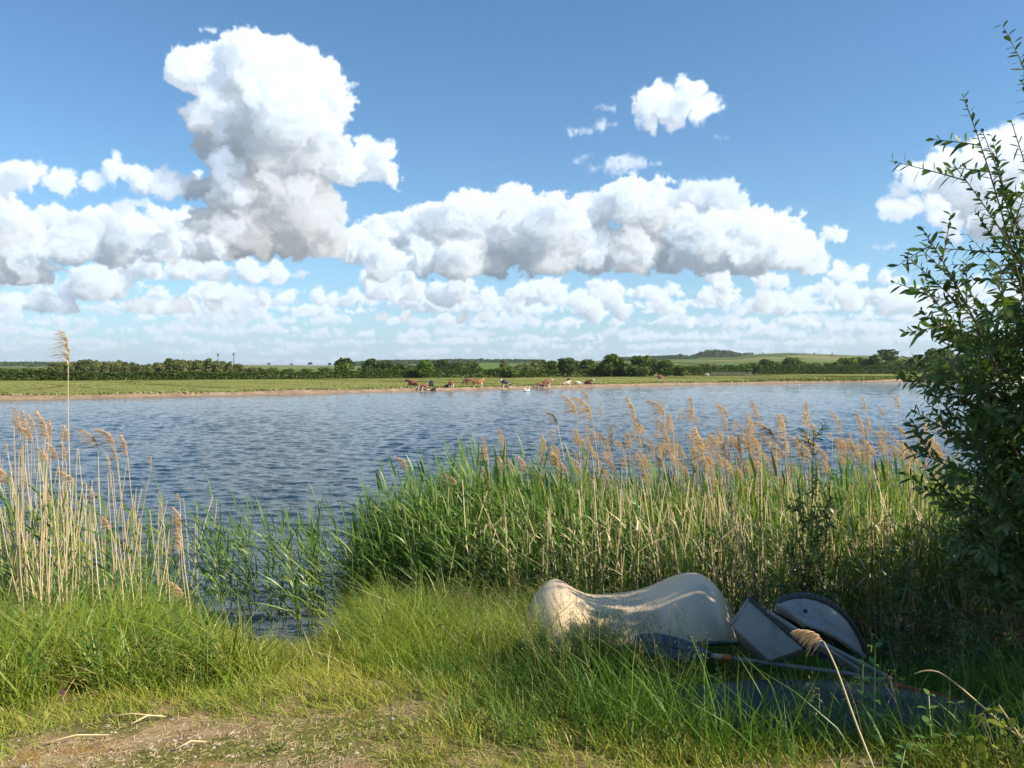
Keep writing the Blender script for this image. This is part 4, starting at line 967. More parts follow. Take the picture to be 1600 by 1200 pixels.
# ------------------------------------------------------------------ grasses on the bank
def grassfield(name, mat, n, area, hfun, lean=.35, bend=.35, width=(.003, .006), dens=None, seed=0, wind=(-.10, .03)):
    global R
    x = R.uniform(area[0], area[1], n); y = R.uniform(area[2], area[3], n)
    k = R.random(n) < (dens(x, y) if dens is not None else 1); x, y = x[k], y[k]; n = len(x)
    z = near_z(x, y); cl = vnoise(x, y, .16, 170 + seed); q = R.random(n) < sstep(-.75, .1, cl + .3); x, y, z, cl = x[q], y[q], z[q], cl[q]; n = len(x); h = hfun(x, y) * (R.uniform(.4, 1.1, n) + .45 * R.random(n) ** 4) * (1 + .30 * vnoise(x, y, .32, 70 + seed) + .22 * cl); k = (h > .015) & (z > -.02); x, y, z, h = x[k], y[k], z[k], h[k]; n = len(x)
    d = unit(R.standard_normal((n, 3)) * [lean, lean, 0] + [wind[0], wind[1], 1]); b = R.standard_normal((n, 3)) * [bend, bend, 0] + [wind[0] * 2, 0, -.12]
    V, Q = strips(np.stack([x, y, z - .01], 1), d, b, h, R.uniform(width[0], width[1], n) * (1 + h), prof=(1, .92, .66, .06))
    return tag(MB().add(V, Q).build(name, M[mat]), kind='stuff')
# outline of the worn patch of ground, and of the gap where the water shows
def bare(x, y):      # 1 on the worn path
    e = np.minimum(sstep(-2.6, -1.8, x + .3 * vnoise(x, y, .7, 60)), 1 - sstep(-.82, -.25, x + .25 * vnoise(x, y, .6, 61)))
    return e * (1 - sstep(3.62, 4.12, y + .22 * vnoise(x, y, .8, 62)))
def tall_left(x, y):
    m = (1 - sstep(-2.75, -1.9, x - .25 * (y - 4.6) + .3 * vnoise(x, y, .8, 63)))
    m2 = sstep(4.3, 5.0, y + .3 * vnoise(x, y, .9, 64)) * (1 - sstep(-1.6, -.9, x - .12 * (y - 5) + .3 * vnoise(x, y, .8, 63)))
    return np.maximum(m * sstep(3.6, 4.3, y), m2 * .9)
gap = lambda x, y: np.exp(-(((x + .305 * y) / (.105 * y)) ** 4)) * (.62 * sstep(4.7, 5.5, y) + .38 * sstep(5.8, 6.8, y))
h_left = lambda x, y: tall_left(x, y) * (.42 + .14 * vnoise(x, y, 1.1, 65)) * (1 - .25 * sstep(5.8, 7.5, y)) * (1 - .93 * gap(x, y))
grassfield('tall_grass', 'grass', 74000, (-5.6, -.6, 3.7, 9.4), h_left, dens=lambda x, y: tall_left(x, y) * .95, seed=1, lean=.33, bend=.42, wind=(-.05, .03), width=(.003, .0095))
h_mid = lambda x, y: sstep(4.75, 5.5, y + .3 * vnoise(x, y, .7, 66)) * (.36 + .10 * sstep(-.9, 0, x) + .12 * vnoise(x, y, .9, 67)) * (1 - .93 * gap(x, y))
grassfield('shore_grass', 'grass', 60000, (-2.3, .75, 4.6, 9.3), h_mid, dens=lambda x, y: sstep(4.7, 5.4, y + .3 * vnoise(x, y, .7, 66)), seed=2, lean=.30, bend=.38, wind=(-.05, .03), width=(.003, .0075))
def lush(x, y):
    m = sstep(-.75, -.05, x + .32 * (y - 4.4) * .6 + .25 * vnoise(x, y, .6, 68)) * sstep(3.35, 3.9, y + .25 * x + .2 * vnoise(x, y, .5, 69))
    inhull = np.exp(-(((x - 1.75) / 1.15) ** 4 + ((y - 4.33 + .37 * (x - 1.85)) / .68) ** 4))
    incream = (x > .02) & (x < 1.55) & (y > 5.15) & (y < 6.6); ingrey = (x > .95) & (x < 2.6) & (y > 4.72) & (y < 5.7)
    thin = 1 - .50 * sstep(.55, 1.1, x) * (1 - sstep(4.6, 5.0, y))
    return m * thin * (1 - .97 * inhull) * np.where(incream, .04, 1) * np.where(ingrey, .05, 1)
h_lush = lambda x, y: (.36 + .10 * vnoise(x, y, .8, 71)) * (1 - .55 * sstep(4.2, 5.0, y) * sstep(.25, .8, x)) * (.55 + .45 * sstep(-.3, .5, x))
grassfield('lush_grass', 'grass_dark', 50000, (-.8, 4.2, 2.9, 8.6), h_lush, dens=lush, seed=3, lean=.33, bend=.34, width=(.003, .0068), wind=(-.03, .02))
lowm = lambda x, y: np.clip(1 - bare(x, y) * (.90 + .12 * vnoise(x, y, .33, 72)), 0, 1) * sstep(-.35, .25, vnoise(x, y, .5, 73) + .5 * (1 - bare(x, y)) + .18)
grassfield('short_grass', 'grass_yellow', 46000, (-4.6, 2.2, 2.7, 5.7), lambda x, y: .035 + .075 * (1 - bare(x, y)) * (1 + .4 * vnoise(x, y, .5, 74)), dens=lowm, seed=4, lean=.6, width=(.003, .0055))
grassfield('green_sprigs', 'grass', 26000, (-4.6, 2.6, 2.7, 5.4), lambda x, y: .05 + .05 * (1 - bare(x, y)), dens=lambda x, y: sstep(.12, .5, vnoise(x, y, .45, 75) + .25 * (1 - bare(x, y))), seed=5, lean=.7)
grassfield('dry_grass', 'straw', 5200, (-5.2, .6, 4.1, 9.0), lambda x, y: .22 + .16 * tall_left(x, y) - .2 * gap(x, y), dens=lambda x, y: np.maximum(tall_left(x, y), .45 * sstep(4.6, 5.4, y)), seed=6, lean=.5, bend=.5, width=(.002, .005))
grassfield('tall_blades', 'reed', 3400, (-5.8, -2.7, 5.8, 8.8), lambda x, y: .42 + .34 * sstep(6, 8.2, y) * (1 - gap(x, y)), dens=lambda x, y: .9 - .7 * gap(x, y), seed=7, lean=.22, bend=.35, width=(.007, .014))
grassfield('fringe_blades', 'reed', 1500, (-2.6, .6, 6.2, 9.0), lambda x, y: (.42 + .15 * sstep(6.5, 8.5, y)) * (1 - .6 * gap(x, y)), dens=lambda x, y: .9 - .6 * gap(x, y), seed=8, lean=.25, bend=.35, width=(.006, .012))
# small stones on the worn ground
pe = MB(); ic = np.array([[0, 0, 1], [.9, 0, .1], [.2, .9, .2], [-.8, .3, .1], [-.4, -.8, .15], [.5, -.7, .1], [0, 0, -.4]]); icF = [[0, 1, 2], [0, 2, 3], [0, 3, 4], [0, 4, 5], [0, 5, 1]]
for i in range(900):
    x = R.uniform(-3.2, -.1); y = R.uniform(2.7, 4.5)
    if R.random() < float(bare(np.array(x), np.array(y))): s_ = R.uniform(.004, .014); pe.add(ic * [s_ * R.uniform(.8, 1.5), s_, s_ * .6] + [x, y, float(near_z(x, y))], T=icF)
tag(pe.build('path_gravel', plain('small_stones', [(.26, .21, .15), (.48, .42, .34)], .9, 20)), kind='stuff')
# dry litter lying on the worn ground
n = 60000; x = R.uniform(-4.5, 1.2, n); y = R.uniform(2.7, 5.2, n); k = R.random(n) < (.2 + .8 * bare(x, y)); x, y = x[k], y[k]; n = len(x)
a = R.uniform(0, 6.28, n); d = np.stack([np.cos(a), np.sin(a), R.uniform(-.03, .22, n)], 1)
V, Q = strips(np.stack([x, y, near_z(x, y) + .004], 1), unit(d), R.standard_normal((n, 3)) * .12, R.uniform(.006, .036, n), R.uniform(.001, .0028, n), np.tile([[0, 0, 1.0]], (n, 1)) * .5 + unit(np.stack([-np.sin(a), np.cos(a), 0 * a], 1)), (1, 1, .7))
tag(MB().add(V, Q).build('dry_litter', M['straw']), kind='stuff')
for i, (ax_, ay, bx_, by) in enumerate(((145, 1131, 255, 1128), (200, 1140, 250, 1126), (60, 1172, 165, 1157), (345, 1060, 470, 1015), (20, 1108, 72, 1084), (270, 1180, 318, 1168))):
    def on(px, py):
        d = 3.4
        for _ in range(30): d += ((CAM_Z - (py - 576) / F * d) - float(near_z((px - 800) / F * d, d))) * 1.5
        return np.array([(px - 800) / F * d, d, float(near_z((px - 800) / F * d, d)) + .012])
    a, b = on(ax_, ay), on(bx_, by); o = MB().tube([a, (a + b) / 2 + [0, 0, .02], b], [.005, .0045, .003], 5).build('dead_reed_stalk', M['dry'])
    tag(o, ['long straw stalk lying at the back of the worn patch, crossed by a shorter one', 'short straw coloured stalk crossing the long one at the back of the worn patch', 'bent straw stalk on the worn ground at the far left', 'broken reed stalk leaning up between the worn path and the water',
            'pale stalk leaning in the green grass at the left edge', 'short straw stalk near the front of the worn patch'][i], 'reed stalk')
# seed heads of the meadow grass in front of the boats and along the fringe
def seedheads(n, area, hh, dens):
    x = R.uniform(area[0], area[1], n); y = R.uniform(area[2], area[3], n); k = R.random(n) < dens(x, y); x, y = x[k], y[k]; n = len(x); z = near_z(x, y); h = R.uniform(hh[0], hh[1], n); mb = MB()
    d = unit(R.standard_normal((n, 3)) * [.14, .14, 0] + [-.08, 0, 1]); bd = R.standard_normal((n, 3)) * .10
    V, Q = strips(np.stack([x, y, z], 1), d, bd, h, .0024, prof=(1, 1, .8, .5)); mb.add(V, Q)
    for q in range(26):
        t = R.uniform(.70, 1.0, n); c = np.stack([x, y, z], 1) + (d * t[:, None] + bd * (t ** 2)[:, None]) * h[:, None]
        dd = unit(R.standard_normal((n, 3)) + [0, 0, .5]); rr = (1.06 - t) * .16 + .012
        tipp = c + dd * rr[:, None] * R.uniform(.4, 1, n)[:, None]
        V, Q = strips(tipp, unit(dd + [0, 0, -.4]), R.standard_normal((n, 3)) * .2, R.uniform(.008, .016, n), .004, prof=(.4, 1, .2)); mb.add(V, Q)
        if q < 9: V, Q = strips(c, unit(tipp - c), np.zeros((n, 3)), np.linalg.norm(tipp - c, axis=1), .0010, prof=(1, .8)); mb.add(V, Q)
    return tag(mb.build('grass_seed_heads', M['seed']), kind='stuff')
seedheads(330, (-.5, 1.0, 4.0, 5.0), (.34, .62), lambda x, y: sstep(-.2, .4, x + .3 * vnoise(x, y, .4, 80)) * .9)
seedheads(260, (-1.2, .4, 5.6, 8.2), (.4, .66), lambda x, y: np.full_like(x, .8))
seedheads(120, (1.2, 3.4, 3.3, 4.8), (.3, .5), lambda x, y: np.full_like(x, .6))
# broad leaved weeds through the left grass and the fringe
def leaves_on(stem_pts, n, L, W, rg_up=.35, spread=1.0, prof=(.25, .9, 1, .7, .08), t0=.15):
    """leaves along a polyline"""
    sp = np.asarray(stem_pts, float); t = np.linspace(t0, 1, n) * (len(sp) - 1); i = np.minimum(t.astype(int), len(sp) - 2); f = (t - i)[:, None]
    c = sp[i] * (1 - f) + sp[i + 1] * f; a = np.arange(n) * 2.4 + R.uniform(0, 6.28) + R.normal(0, .35, n)
    tg = unit(sp[i + 1] - sp[i]); ref = np.where(np.abs(tg[:, 2:3]) > .8, [[1.0, 0, 0]], [[0, 0, 1.0]]); e1 = unit(np.cross(tg, ref)); e2 = np.cross(tg, e1)
    o = e1 * np.cos(a)[:, None] + e2 * np.sin(a)[:, None]; d = unit(o * spread + tg * rg_up + R.standard_normal((n, 3)) * .16)
    sd = unit(np.cross(d, tg)); ln = L * R.uniform(.65, 1.15, n) * (1 - .35 * (np.arange(n) / n) ** 3)
    V, Q = strips(c, d, -tg * .12 + R.standard_normal((n, 3)) * .08 + [0, 0, -.12], ln, W * ln / L, sd, prof); return V, Q
mb = MB(); sm = MB()
for i in range(760):
    x, y = (R.uniform(-4.6, -1.7), R.uniform(4.2, 7.5)) if i < 560 else (R.uniform(-1.7, .2), R.uniform(5.4, 8.6))
    if float(gap(x, y)) > .4: continue
    if tall_left(np.array(x), np.array(y)) < .5 and i < 560: continue
    z = float(near_z(x, y)); h = R.uniform(.22, .5); pts = np.array([[x, y, z], [x + R.normal(0, .03), y, z + h * .5], [x + R.normal(-.03, .05), y + R.normal(0, .04), z + h]])
    mb.add(*leaves_on(pts, int(R.integers(7, 14)), R.uniform(.05, .09), R.uniform(.014, .026), .5)); sm.tube(pts, [.003, .0025, .001], 4, cap=False)
tag(mb.build('broad_leaved_weeds', M['weed']), kind='stuff'); tag(sm.build('weed_stems', M['reed_stem']), kind='stuff')
# purple clover
o = empty('clover', P(93, 1084, 4.15), 'purple clover flower in the grass at the lower left', 'flower')
rr = 26; v = rdir(rr, .4); V, Q = strips(v * .006, v, rdir(rr) * .1, .014, .006, prof=(.6, 1, .2)); MB().add(V, Q).build('flower_head', leafy('clover_purple', [(.28, .04, .22), (.42, .10, .36)], .2, .02), o)
MB().tube([(0, 0, -.28), (.01, 0, -.12), (0, 0, 0)], [.002, .002, .0018], 4).build('stem', M['reed_stem'], o)

# ------------------------------------------------------------------ reeds
def reed_variant(seed, h, dry=False):
    rg = np.random.default_rng(seed); lean = rg.normal(-.05, .05)
    pts = [np.array([lean * t * t * h + .012 * math.sin(t * 5 + seed), rg.normal(0, .006), t * h]) for t in np.linspace(0, 1, 7)]
    st = MB().tube(pts, np.linspace(.0052, .0022, 7), 4, cap=False); lf = MB(); n = int(rg.integers(9, 13)); pts = np.array(pts)
    t = np.linspace(.26, 1, n) * 6; i = np.minimum(t.astype(int), 5); c = pts[i] + (pts[i + 1] - pts[i]) * (t - i)[:, None]
    a = np.where(np.arange(n) % 2, 0, math.pi) + rg.normal(0, .5, n) + (math.pi if seed % 3 else 0)
    out = np.stack([np.cos(a), np.sin(a) * .8, 0 * a], 1); d = unit(out * rg.uniform(.22, .55, (n, 1)) + [-.16, 0, 1]); d[-1] = unit([-.12, .02, 1])
    bend = out * rg.uniform(.05, .40, (n, 1)) + np.stack([rg.uniform(-.42, -.02, n), rg.normal(0, .06, n), rg.uniform(-.42, .0, n)], 1); bend[-1] *= .3
    sd = unit(np.cross(d, out + [0, .35, 0]) + rg.normal(0, .25, (n, 3))); ln = .40 * rg.uniform(.7, 1.25, n) * (1 - .25 * (t / 6 - .6) ** 2)
    V, Q = strips(c, d, bend, ln, rg.uniform(.019, .033, n), sd, (.75, 1, .92, .62, .05)); lf.add(V, Q)
    return st, lf
RV = [reed_variant(s, h) for s, h in enumerate((1.75, 1.6, 1.45, 1.8, 1.3, 1.55, 1.68, 1.4, 1.72, 1.5))]
RVD = [(a.data('stem', M['reed_stem']), b.data('leaves', M['reed'])) for a, b in RV]
reeds = []      # x, y, height scale, heading, variant, tilt
def reed_bed(n, poly_x, y0f, y1f, hs, dens=None):
    k = 0
    while k < n:
        x = R.uniform(*poly_x); y = R.uniform(y0f(x), y1f(x))
        if dens and R.random() > dens(x, y): continue
        reeds.append((x, y, hs(x, y) * R.uniform(.78, 1.12), R.normal(0, .5), int(R.integers(len(RV))), R.normal(-.035, .06))); k += 1
shore_y = lambda x: 8.75 + .15 * math.sin(x * 2.1)
rb_front = lambda x: np.interp(x, [-2.1, -1.6, -1.0, 0, 1.2, 2.5, 6], [9.3, 8.95, 8.8, 8.4, 7.9, 7.3, 6.9])
rb_back = lambda x: np.interp(x, [-2.1, -1.6, -.6, .5, 3, 6, 8], [10.2, 11.4, 12.2, 12.8, 13.2, 13.4, 13.4])
reed_bed(3000, (-1.95, 7.5), rb_front, rb_back, lambda x, y: np.interp(x, [-2, -1.2, 0, 2, 5], [.88, .95, .92, .89, .88]) * (1 + .12 * vnoise(np.array(x), np.array(y), .8, 90)) * np.interp(y - rb_front(x), [0, .7, 1.6], [.60, .84, 1.0]))
reed_bed(72, (-3.75, -1.75), lambda x: 8.7, lambda x: 10.0, lambda x, y: .76 + .12 * (x > -2.6), lambda x, y: np.interp(x, [-3.75, -3.3, -2.9, -2.45, -2.2, -1.9], [.5, 1, .45, 1, 1, .7]))
reed_bed(170, (-6.6, -3.7), lambda x: 6.3, lambda x: 9.9, lambda x, y: .62 if y < 7.4 else .80, None)
reeds.sort(key=lambda r: (r[1] - (1.2 if r[0] < -1.75 else 0)))
near_r, rest = reeds[:300], reeds[300:]
GL = ('green reed at the front edge of the large reed bed on the right, dense with its neighbours', 'reeds along the front of the right reed bed')
GC = ('thin green reed standing alone in the water gap between the two reed beds', 'green reeds in the water gap')
GW = ('green reed among the pale dry stalks of the left reed bed', 'green reeds in the left reed bed')
for (x, y, s, rz, v, tl) in near_r:
    px = 800 + x / y * F
    if x > -1.8: lab, gr = 'green reed at the front of the right bed, ' + ('by the water gap' if px < 640 else 'left of the cream hull' if px < 810 else 'directly behind the cream hull' if px < 1150 else 'behind the grey dinghy' if px < 1350 else 'behind the sallow shrub'), GL[1]
    elif x > -3.7: lab, gr = GC
    else: lab, gr = 'green reed among the pale dry stalks of the left bed, ' + ('at the picture edge' if px < 90 else 'right of the tallest plume'), GW[1]
    o = empty('green_reed', (x, y, float(near_z(x, y)) - .03), lab, 'reed', gr); o.rotation_euler = (R.normal(0, .05), tl, rz); o.scale = (s, s, s)
    for nme, d in zip(('stem', 'leaves'), RVD[v]): link(bpy.data.objects.new(nme, d), o)
def place(V, x, y, z, s, rz, tl):
    c, sn = math.cos(rz), math.sin(rz); W = V * s; W = np.stack([W[:, 0] * c - W[:, 1] * sn, W[:, 0] * sn + W[:, 1] * c, W[:, 2]], 1)
    W[:, 0] += W[:, 2] * tl; return W + [x, y, z]
mb = MB(); sb_ = MB()
for (x, y, s, rz, v, tl) in rest:
    z = float(near_z(x, y)) - .03; st, lf = RV[v]
    mb.add(place(lf.V[0], x, y, z, s, rz, tl), lf.Q[0]); sb_.add(place(st.V[0], x, y, z, s, rz, tl), st.Q[0])
tag(mb.build('reed_bed', M['reed']), kind='stuff'); tag(sb_.build('reed_bed_stems', M['reed_stem']), kind='stuff')
# last year's dead stalks standing and leaning in the beds
n = 2400; x = np.where(R.random(n) < .92, R.uniform(-1.2, 7, n), R.uniform(-6.5, -3.5, n)); f0 = np.where(x > -2, np.interp(x, [-2.1, -1, 0, 1.2, 2.5, 6], [9.3, 8.9, 8.5, 8.0, 7.4, 7.0]), 6.5)
k = (x < -2) | (R.random(n) < np.interp(x, [-1.2, 0, 1.2], [.25, .6, 1])); x, f0 = x[k], f0[k]; n = len(x)
y = f0 + R.random(n) * np.where(x > -2, 4.6, 3.4); z = near_z(x, y) - .02
V, Q = strips(np.stack([x, y, z], 1), unit(R.standard_normal((n, 3)) * [.13, .10, 0] + [-.04, 0, 1]), R.standard_normal((n, 3)) * [.05, .05, 0], R.uniform(.6, 1.75, n), R.uniform(.009, .015, n), np.tile([[1.0, .2, 0]], (n, 1)), (1, .95, .85, .6))
tag(MB().add(V, Q).build('dead_reed_stalks', M['dry']), kind='stuff')
n = 2200; x = R.uniform(-.6, 6.5, n); y = np.interp(x, [-1, 0, 1.2, 2.5, 6], [8.9, 8.5, 8.0, 7.4, 7.0]) + R.random(n) ** 1.5 * 3; z = near_z(x, y) + R.uniform(.1, 1.2, n)
V, Q = strips(np.stack([x, y, z], 1), unit(R.standard_normal((n, 3)) * [.6, .5, .3] + [-.1, 0, .75]), R.standard_normal((n, 3)) * .3 + [0, 0, -.35], R.uniform(.15, .4, n), R.uniform(.008, .016, n), prof=(.8, 1, .7, .1))
tag(MB().add(V, Q).build('dead_reed_leaves', M['dry']), kind='stuff')
# feathery plumes
def plume_variant(seed, L=.27, droop=.6, dense=1.0):
    rg = np.random.default_rng(seed); n = int(250 * dense); t = rg.random(n) ** .85
    ax = lambda t: np.stack([-droop * .55 * L * t ** 2.2, .02 * t, L * (t - .22 * droop * t ** 2.2)], 1)
    c = ax(t); ln = L * (.30 * (1 - t) ** .7 + .12) * rg.uniform(.6, 1.15, n); out = rg.normal(0, 1, (n, 3)) * [.30, .32, .2] + [-.28 - .25 * droop, 0, .65]
    V, Q = strips(c, unit(out), np.stack([-.55 * np.ones(n) - .25 * droop, rg.normal(0, .12, n), -.62 * rg.uniform(.5, 1.3, n)], 1), ln, rg.uniform(.004, .0085, n), None, (.5, 1, .9, .3)); mb = MB().add(V, Q)
    q = ax(np.linspace(0, 1, 6)); mb.tube(q, np.linspace(.003, .001, 6), 3, cap=False); return mb.data('plume', M['plume'])
PL = [plume_variant(200 + k, L, dr, de) for k, (L, dr, de) in enumerate(((.30, .35, 1), (.26, .8, 1), (.22, 1.15, .9), (.32, .15, 1), (.24, .5, .6), (.18, .9, .7), (.28, 1.0, 1.1), (.20, .25, .5)))]
stalk = {}
def stalk_data(q):
    if q not in stalk:
        rg = np.random.default_rng(300 + q); b = rg.normal(0, .03); pts = [(b * math.sin(t * 3.1) + rg.normal(0, .003), .02 * math.sin(t * 4 + q), t) for t in np.linspace(0, 1, 8)]
        stalk[q] = MB().tube(pts, np.linspace(.0058, .0030, 8) , 4, cap=False)
    return stalk[q]
def dry_reed(px, py, d, label, group=None, pl=None, foot=None, thick=1.0, psize=1.0):
    """py is where the plume starts (the top of the stalk)"""
    top = P(px, py, d); fx = top[0] + (R.normal(.06, .10) if foot is None else foot); fy = d + R.normal(0, .08); z0 = float(near_z(fx, fy)) - .03
    base = np.array([fx, fy, z0]); H = top - base; mb = stalk_data(int(R.integers(6))); V = mb.V[0].copy()
    W = np.stack([V[:, 0] * thick + H[0] * V[:, 2], V[:, 1] * thick + H[1] * V[:, 2], H[2] * V[:, 2]], 1)
    o = empty('dry_reed', base, label, 'reed', group); link(bpy.data.objects.new('stem', mesh_data('stem', W, mb.Q[0], M['dry'])), o)
    if pl is not None:
        q = link(bpy.data.objects.new('plume', PL[pl]), o); tl = V[-4:].mean(0); q.location = (tl[0] * thick + H[0], tl[1] * thick + H[1], H[2] - .01); q.rotation_euler = (R.normal(0, .1), R.normal(-.05, .12), R.normal(0, .35)); q.scale = (psize,) * 3
    return o
GR = ('dry tan reed with a feathery plume rising above the green reed bed on the right', 'plumed dry reeds over the right reed bed')
GLd = ('pale dry reed stalk of the thin reed bed on the left', 'dry reeds of the left reed bed')
special = [ # px, py of stalk top, depth, plume, psize, label, foot offset
 (106, 572, 7.6, 4, 1.6, 'tallest single dry reed at the far left, its plume reaching above the horizon', -.02),
 (32, 668, 8.2, 3, .7, 'dry reed with a narrow upright plume near the left edge', .02),
 (52, 690, 8.3, 2, .9, 'dry reed with a hooked plume right of the narrow upright one at the left edge', .05),
 (150, 700, 8.8, 6, 1.0, 'dry reed with a broad plume swept left, right of the tallest single reed', .22),
 (177, 698, 8.8, 2, 1.25, 'dry reed with a thick curled plume in the middle of the left reed bed', .02),
 (200, 712, 8.9, 0, .9, 'dry reed with an upright feathery plume right of the thick curled plume', .10),
 (234, 728, 9.0, 7, .6, 'dry reed bent to the left at the right edge of the left reed bed', -.28),
 (249, 782, 9.1, 5, .6, 'short dry reed with a small plume at the right end of the left reed bed', .10),
 (281, 785, 9.3, 4, .5, 'lone thin dry reed in the water, rightmost of the left reed bed', -.02),
 (638, 734, 9.9, 2, 1.0, 'leaning dry reed whose short plume hangs over the water, leftmost of the right bed', .55),
 (714, 760, 9.9, 6, .95, 'dry reed with a curved plume second from the left over the right bed', .05),
 (763, 720, 10.6, 3, 1.0, 'dry reed with a slim upright plume third from the left over the right bed', .12),
 (793, 745, 10.4, 0, 1.0, 'dry reed with a full brown plume fourth from the left over the right bed', .05),
 (824, 740, 10.4, 1, 1.1, 'dry reed with a wide left swept plume near the middle of the right bed', .10),
 (872, 664, 11.0, 2, 1.1, 'dry reed whose plume hangs level over the open lake, left of the two tallest plumes', .55),
 (901, 648, 11.0, 1, 1.35, 'tall dry reed whose dark plume covers the lying cream cow', .15),
 (925, 655, 10.6, 6, 1.45, 'tallest tan plume of the right bed, right beside the dark plume', .22),
 (995, 658, 11.4, 0, 1.3, 'dry reed with a long left leaning plume alone against the lake', .25),
 (1038, 648, 11.4, 2, 1.5, 'dry reed with a thick curled plume below the lone cow', .02),
 (1052, 680, 11.6, 0, 1.1, 'dry reed just right of the thick curled plume below the lone cow', .1),
 (1084, 660, 11.6, 3, 1.2, 'dry reed with a very slim upright plume right of the thick curled plume', .08),
 (1104, 725, 10.4, 0, 1.7, 'dry reed with a large dense plume low in the middle of the right bed', .02),
 (1135, 715, 11.0, 3, 1.2, 'dry reed with a straight brown plume right of the large dense plume', -.12),
 (1178, 680, 11.4, 0, 1.2, 'dry reed with a brown plume leaning left, left of the thick plume cluster', .12),
 (1187, 655, 11.8, 3, 1.0, 'slim plume rising highest in the cluster left of the sapling', .05),
 (1212, 690, 10.8, 6, 1.4, 'thickest plume of the cluster left of the sapling', .18),
 (1226, 688, 10.8, 0, 1.3, 'plume bent right over the cluster left of the sapling', .2),
 (1262, 668, 11.8, 3, 1.25, 'dry reed plume rising right above the tip of the sapling', .1),
 (1352, 680, 11.6, 0, 1.2, 'dry reed with a pale plume midway between the sapling and the sallow shrub', .05),
 (1405, 640, 11.6, 4, 1.0, 'dry reed with a small plume just left of the sallow shrub', .02),
]
for (px, py, d, pl, ps, lab, ft) in special: dry_reed(px, py, d, lab, None, pl, ft, 1.15, ps)
for i in range(84):
    px = R.uniform(-30, 290) if i > 22 else R.uniform(-30, 110); top = np.interp(px, [-30, 60, 150, 230, 290], [655, 665, 700, 735, 835]) + R.gamma(1.6, 36)
    pl = int(R.integers(8)) if R.random() < .42 else None
    lab = ('dry reed stalk with a small plume in the left bed, ' if pl is not None else 'bare pale reed stalk in the left bed, ') + ('left of the tallest reed' if px < 105 else 'middle of the bed' if px < 200 else 'near its right end')
    dry_reed(px, top, R.uniform(6.2, 9.4), lab, GLd[1], pl=pl, psize=R.uniform(.5, .9), foot=R.normal(.05, .14))
for i in range(172):
    px = R.uniform(860, 1480) if i > 12 else R.uniform(720, 870); top = np.interp(px, [720, 860, 950, 1150, 1300, 1480], [770, 735, 712, 712, 705, 715]) + R.normal(15, 32)
    pl = int(R.integers(8)) if R.random() < .82 else None
    lab = ('tan reed plume over the right bed, ' if pl is not None else 'bare tan stalk in the right bed, ') + ('left of the two tallest plumes' if px < 900 else 'above the cream hull' if px < 1150 else 'above the grey dinghy, around the sapling' if px < 1350 else 'beside the sallow shrub')
    dry_reed(px, top, R.uniform(9.6, 12.9), lab, GR[1], pl=pl, psize=R.uniform(.6, 1.1), foot=R.normal(.12, .14))
# many more small plumes farther back, past what one could pick apart
bmb = MB(); pmb = MB()
PV = []
for q in range(8):
    dd = PL[q]; vv = np.empty(len(dd.vertices) * 3, np.float32); dd.vertices.foreach_get('co', vv); PV.append((vv.reshape(-1, 3), np.array([p.vertices[:] for p in dd.polygons if len(p.vertices) == 4], np.int32)))
for i in range(230):
    px = R.uniform(840, 1500); d = R.uniform(10.8, 13.2); top = np.interp(px, [840, 950, 1150, 1300, 1500], [722, 700, 690, 690, 700]) + R.normal(12, 26)
    t = P(px, top, d); b0 = np.array([t[0] + R.normal(.1, .12), d, float(near_z(t[0], d)) - .03]); bmb.tube([b0, (b0 + t) / 2 + [R.normal(0, .02), 0, 0], t], [.0055, .0045, .003], 3, cap=False)
    V, Q = PV[int(R.integers(8))]; pmb.add(place(V, t[0], t[1], t[2] - .01, R.uniform(.45, .95), R.normal(0, .4), R.normal(-.05, .12)), Q)
tag(bmb.build('far_dry_reed_stalks', M['dry']), kind='stuff'); tag(pmb.build('far_reed_plumes', M['plume']), kind='stuff')
# bent reeds in the foreground
def curve_reed(pts, label, pl, ps, rad=.004, roty=0.0):
    pts = np.array(pts); o = empty('dry_reed', pts[0], label, 'reed')
    t = np.linspace(0, len(pts) - 1, 14); i = np.minimum(t.astype(int), len(pts) - 2); q = pts[i] + (pts[i + 1] - pts[i]) * (t - i)[:, None]
    q[1:-1] = (q[:-2] + q[1:-1] * 2 + q[2:]) / 4
    MB().tube(q - pts[0], np.linspace(rad, rad * .55, 14), 6).build('stem', M['dry'], o, True)
    if pl is not None:
        e = link(bpy.data.objects.new('plume', PL[pl]), o); e.location = q[-1] - pts[0]; e.scale = (ps,) * 3; e.rotation_euler = (0, roty, 0)
curve_reed([P(1372, 1210, 3.15), P(1340, 1130, 3.2), P(1312, 1050, 3.25), P(1299, 1022, 3.27), P(1290, 1005, 3.28)], 'bent straw reed in the foreground with a drooping plume in front of the grey dinghy', 6, .46, .0042, -.62)
curve_reed([P(1640, 1190, 3.3), P(1560, 1125, 3.35), P(1500, 1072, 3.4), P(1472, 1052, 3.42), P(1450, 1050, 3.43), P(1433, 1056, 3.44)], 'bent straw stalk arching left without a plume at the lower right corner', None, 1, .0045)
curve_reed([P(1620, 1185, 3.2), P(1590, 1140, 3.2), P(1567, 1106, 3.2)], 'short broken straw stalk at the lower right corner', None, 1, .0048)
curve_reed([P(1420, 1150, 3.7), P(1405, 1100, 3.75), P(1385, 1070, 3.8)], 'thin straw stalk leaning left across the dark hull', None, 1, .0035)
